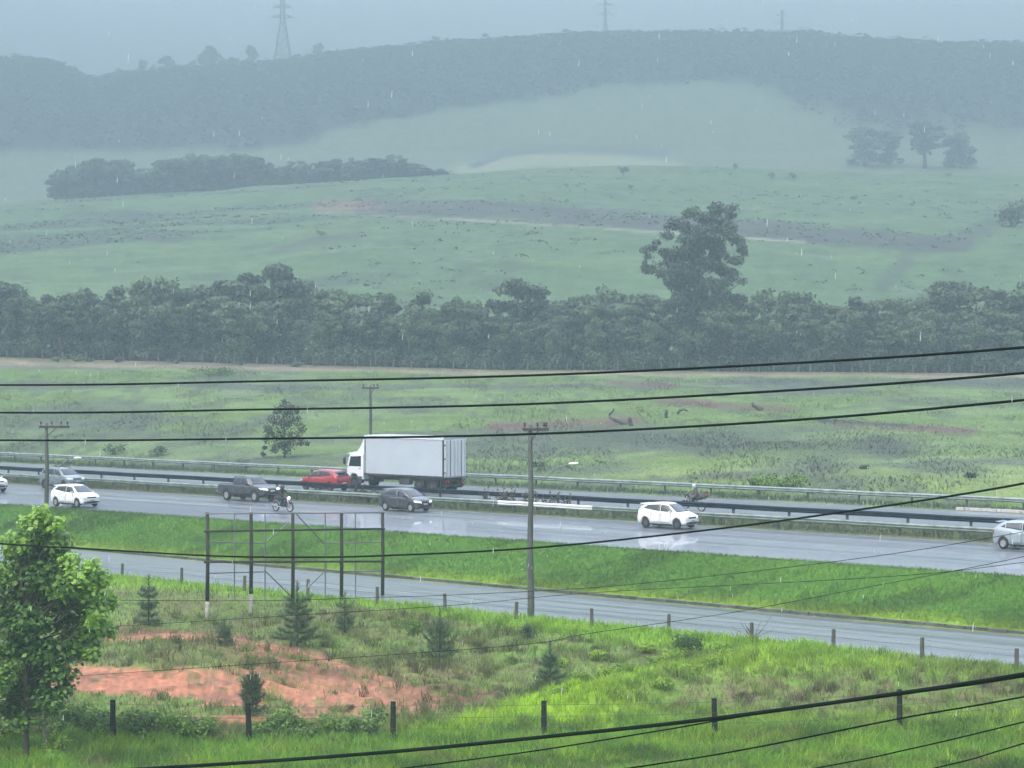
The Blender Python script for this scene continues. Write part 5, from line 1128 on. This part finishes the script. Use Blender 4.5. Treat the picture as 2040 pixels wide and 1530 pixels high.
# ------------------------------------------------------------------ weeds and tussocks near the fence
WG = 'leafy weeds along the foreground fence'
def weed(label, px, py, w, h, leaf='leaf_weed', group=WG, size=.13, per=150): bush(label, px, py, w, h, leaf, group, 'weed', 'weed', n=14, per=per, size=size)
for i, (u, v, w, h) in enumerate(((115, 1470, 110, 70), (165, 1462, 120, 62), (215, 1470, 110, 58), (275, 1474, 90, 64), (320, 1470, 110, 70), (372, 1475, 70, 56), (20, 1482, 100, 90), (410, 1476, 60, 62), (560, 1472, 80, 66), (600, 1478, 90, 54), (655, 1468, 60, 46), (735, 1480, 78, 74), (700, 1478, 60, 58), (-40, 1500, 90, 80), (530, 1480, 60, 50))):
    weed('leafy dark green weed clump in the tall grass along the fence', u, v, w, h)
weed('bright yellow green weed clump beside the lone stake at the lower left', 112, 1516, 80, 52, 'leaf_lime', None)
weed('round dark green shrub at the verge of the side road, right of the centre', 1366, 1302, 96, 44, 'leaf_weed', None, .12)
weed('dark shrub among dry grass left of the candle pine', 823, 1262, 44, 34, 'leaf_weed', None, .11)
weed('dark leafy weed in the grass below the side road', 1044, 1268, 26, 24, 'leaf_weed', None, .1)
for u, v, w, h in ((1310, 1330, 50, 26), (1255, 1345, 60, 26), (1345, 1318, 60, 24), (1150, 1365, 50, 26), (1210, 1350, 46, 22), (1450, 1312, 60, 24), (1420, 1330, 50, 22), (1530, 1300, 40, 18), (1290, 1300, 46, 22), (1190, 1318, 40, 24), (1120, 1330, 36, 22), (1380, 1345, 60, 22), (1230, 1390, 60, 24), (1110, 1395, 60, 26), (1320, 1372, 60, 22), (1440, 1300, 46, 20)):
    weed('rounded lime green tussock on the grassy rise below the side road', u, v, w, h, 'leaf_lime', 'lime green tussocks on the bank', .10, 170)
# bare twigs at one side road post
q = MB(); p = hit(1499, 1280)
for i in range(12):
    a, b_ = rng.uniform(-1, 1), rng.uniform(.5, 1); q.tube([(0, 0, 0), (a*.4, rng.normal()*.15, b_*.45), (a*.95, rng.normal()*.2, b_*.85+.1*rng.normal()), (a*1.15, 0, b_*.95)], [.014, .011, .008, .004], 5)
o = q.build('dry_branch', M['wood_mid'], None, True); o.location = p; tag(o, 'leafless dry branch at a short post of the side road fence', 'branch')

# ------------------------------------------------------------------ grass blades
def blades(name, label, X, Y, Z, h, w, col, lean=.45, m='blade'):
    n = len(X); a = rng.uniform(0, 6.28, n); lx = rng.normal(size=n)*lean*h; ly = rng.normal(size=n)*lean*h
    b = np.stack([X, Y, Z], 1); s_ = np.stack([np.cos(a)*w*.5, np.sin(a)*w*.5, np.zeros(n)], 1); m_ = b+np.stack([lx*.35, ly*.35, h*.6], 1); t = b+np.stack([lx, ly, h], 1)
    V = np.stack([b-s_, b+s_, m_+s_*.7, m_-s_*.7, t], 1).reshape(-1, 3); i = np.arange(n)*5
    Fq = np.stack([i, i+1, i+2, i+3], 1); Ft = np.stack([i+3, i+2, i+4], 1); c = np.repeat(np.clip(col*rng.uniform(.7, 1.3, (n, 1)), 0, 1), 5, axis=0)
    o = link(name, mesh_np(name, V, [Fq, Ft], M[m], cols=c)); tag(o, label, kind='stuff'); return o
def cluster(X, Y, per, r):
    n = len(X); return np.repeat(X, per)+rng.normal(size=n*per)*r, np.repeat(Y, per)+rng.normal(size=n*per)*r
n = 210000
u = rng.uniform(-260, 2300, n); Y = 62+(120-62)*rng.random(n)**1.7; X = (u-UC)/F*Y; k_ = NX*X+NY*Y < 74.3; X, Y = X[k_], Y[k_]
Z = gz(X, Y); u, v, soil, lime, fore, dry, top, n1, n2 = near_masks(X, Y, Z); k_ = rng.random(len(X)) < np.clip(1.0-1.9*soil, 0, 1)*np.clip(.35+.65*np.maximum.reduce([lime, fore, top])+.35*n2, 0, 1)
X, Y, Z = X[k_], Y[k_], Z[k_]; C = near_col(X, Y, Z, False); _, _, soil, lime, fore, dry, top, n1, n2 = near_masks(X, Y, Z)
h = (.13+.16*n1+.28*fore*n1+.16*lime*n2+.10*top)*rng.uniform(.6, 1.4, len(X))
blades('grass', 'tall lush and dry grass of the waste ground in front of the side road', X, Y, Z-.02, h, .030+.02*rng.random(len(X)), C*1.12)
# denser clumps in the foreground
n = 5200; u = rng.uniform(-200, 2240, n); Y = 63+rng.random(n)*34; X = (u-UC)/F*Y; k_ = NX*X+NY*Y < 73.8; X, Y = X[k_], Y[k_]; Z = gz(X, Y); _, v, soil, lime, fore, dry, top, n1, n2 = near_masks(X, Y, Z)
k_ = (rng.random(len(X)) < np.clip(fore*.9+dry*.45+lime*.5, 0, 1)*(1-soil)); X, Y = X[k_], Y[k_]; hh = np.repeat(rng.uniform(.25, .6, len(X)), 26); tn = np.repeat(rng.uniform(.35, 1.45, (len(X), 1)), 26, axis=0)
X, Y = cluster(X, Y, 26, .13); Z = gz(X, Y); C = near_col(X, Y, Z, False)*tn
blades('grass', 'tufts of long grass scattered over the waste ground', X, Y, Z-.03, hh*rng.uniform(.6, 1.1, len(X)), .035, C*1.15, .5)
# lumpy tussocks: blades fan out of a crown
n = 3000; u = rng.uniform(-100, 2240, n); Y = 64.5+rng.random(n)*33; X = (u-UC)/F*Y; k_ = NX*X+NY*Y < 73.6; X, Y = X[k_], Y[k_]; Z = gz(X, Y); u, v, soil, lime, fore, dry, top, n1, n2 = near_masks(X, Y, Z)
k_ = (rng.random(len(X)) < np.clip(lime*(1-.45*fore)+.35*dry*(u>500)+.5*top*(u>500), 0, 1)*(1-soil)); X, Y, lime = X[k_], Y[k_], lime[k_]; R_ = rng.uniform(.18, .5, len(X)); per = 75
tn = np.repeat(rng.uniform(.55, 1.5, (len(X), 1)), per, axis=0); Rr = np.repeat(R_, per); cx, cy = np.repeat(X, per), np.repeat(Y, per); X, Y = cx+rng.normal(size=len(cx))*Rr*.55, cy+rng.normal(size=len(cx))*Rr*.55; rr = np.hypot(X-cx, Y-cy)/Rr
Z = gz(cx, cy); C = near_col(X, Y, Z, False); blades('grass', 'rounded tussocks of lime green and dry grass on the green bank', X, Y, Z-.03, np.clip(Rr*(1.25-.55*rr), .08, 1), .032, C*tn*1.2, .35)
# bank below the highway
n = 150000; t = rng.uniform(-190, -10, n); s = 83.2+4.9*rng.random(n); X = t*DX+s*NX; Y = t*DY+s*NY; nb = fbm(X*.4, Y*.4, 61)
C = np.ones((n, 1))*C_LUSH[None, :]*(.8+.6*nb)[:, None]; lw = (smooth((84.8-s)/1.4)*.6+smooth((fbm(X*.15, Y*.3, 63)-.5)*6)*.25)[:, None]; C = C*(1-lw)+C_LIME*.85*lw; C = C*(1.05-.5*smooth((fbm(X*.22, Y*.5, 64)-.47)*6)*.85)[:, None]*np.array((1.0, .97, 1.15))
blades('grass', 'short bright grass on the bank between side road and highway', X, Y, gz(X, Y)-.02, rng.uniform(.06, .20, n)*(.6+.8*nb), .032, C*.88, .5, 'blade_far')
# edges of the median and far verge
n = 42000; t = rng.uniform(-200, -10, n); s = np.where(rng.random(n) < .6, 102.95+2.95*rng.random(n), 119.7+5*rng.random(n)); X = t*DX+s*NX; Y = t*DY+s*NY
dk = fbm(X*.25, Y*.25, 67)[:, None]; C = np.array((.075, .115, .045))*(.75+.6*dk)*(1-smooth((dk-.5)*6)*.4)
blades('grass', 'rough grass on the median and far verge of the highway', X, Y, gz(X, Y)-.02, rng.uniform(.12, .38, n), .05, C, .5, 'blade_far')
# pasture
n = 70000; u = rng.uniform(-100, 2140, n); k0 = (u-UC)/F; Ya = 124.6/(NY+NX*k0); Y = Ya+(300-Ya)*rng.random(n)**1.25; X = k0*Y; Z = gz(X, Y)
C = ground_col(X, Y, Z); cl_ = fbm(X*.2, Y*.1, 81); h = rng.uniform(.10, .24, len(X))*(.5+1.1*smooth((cl_-.45)*6))
blades('grass', 'rough uneven grass of the pasture beyond the highway', X, Y, Z-.02, h, .07+.05*rng.random(len(X)), C*1.05, .9, 'blade_far')

# ------------------------------------------------------------------ rain in the air
n = 460; Y = rng.uniform(20, 70, n); u = rng.uniform(-200, 2240, n); v = rng.uniform(-60, 1480, n); X = (u-UC)/F*Y; Z = zat(v, Y)
ok_ = Z > gz(X, Y)+.4; X, Y, Z = X[ok_], Y[ok_], Z[ok_]; Vs = []; Fs = []
base = [(0, 0, .5)]+[(math.cos(a)*r, math.sin(a)*r, z) for r, z in ((.55, .2), (1, -.2), (.7, -.42)) for a in np.linspace(0, 6.283, 7)[:-1]]+[(0, 0, -.5)]
fs = [(0, 1+k, 1+(k+1) % 6) for k in range(6)]+[(19, 13+(k+1) % 6, 13+k) for k in range(6)]; f4 = [(1+6*j+k, 7+6*j+k, 7+6*j+(k+1) % 6, 1+6*j+(k+1) % 6) for j in range(2) for k in range(6)]
F3, F4 = [], []
for i in range(len(X)):
    L_ = rng.uniform(.05, .11); w = .0042; b0 = len(Vs); Vs += [(X[i]+p[0]*w+p[2]*L_*.06, Y[i]+p[1]*w, Z[i]+p[2]*L_) for p in base]; F3 += [[b0+k for k in f] for f in fs]; F4 += [[b0+k for k in f] for f in f4]
tag(link('rain', mesh_np('rain', np.array(Vs), [np.array(F3), np.array(F4)], M['drop'], True)), 'pale raindrops falling in the air', kind='stuff')

# ------------------------------------------------------------------ rainy air
q = MB(); q.box((0, 1340, 190), (3400, 2800, 390)); hz = q.build('haze', None); m = bpy.data.materials.new('haze'); m.use_nodes = True; t = m.node_tree; t.nodes.remove(t.nodes['Principled BSDF'])
pv = N(t, 'ShaderNodeVolumePrincipled'); pv.inputs['Color'].default_value = (.328, .424, .482, 1); pv.inputs['Density'].default_value = .0014; pv.inputs['Anisotropy'].default_value = 0.0
t.links.new(pv.outputs[0], t.nodes['Material Output'].inputs['Volume']); hz.data.materials.append(m); tag(hz, 'pale rainy haze', kind='stuff')
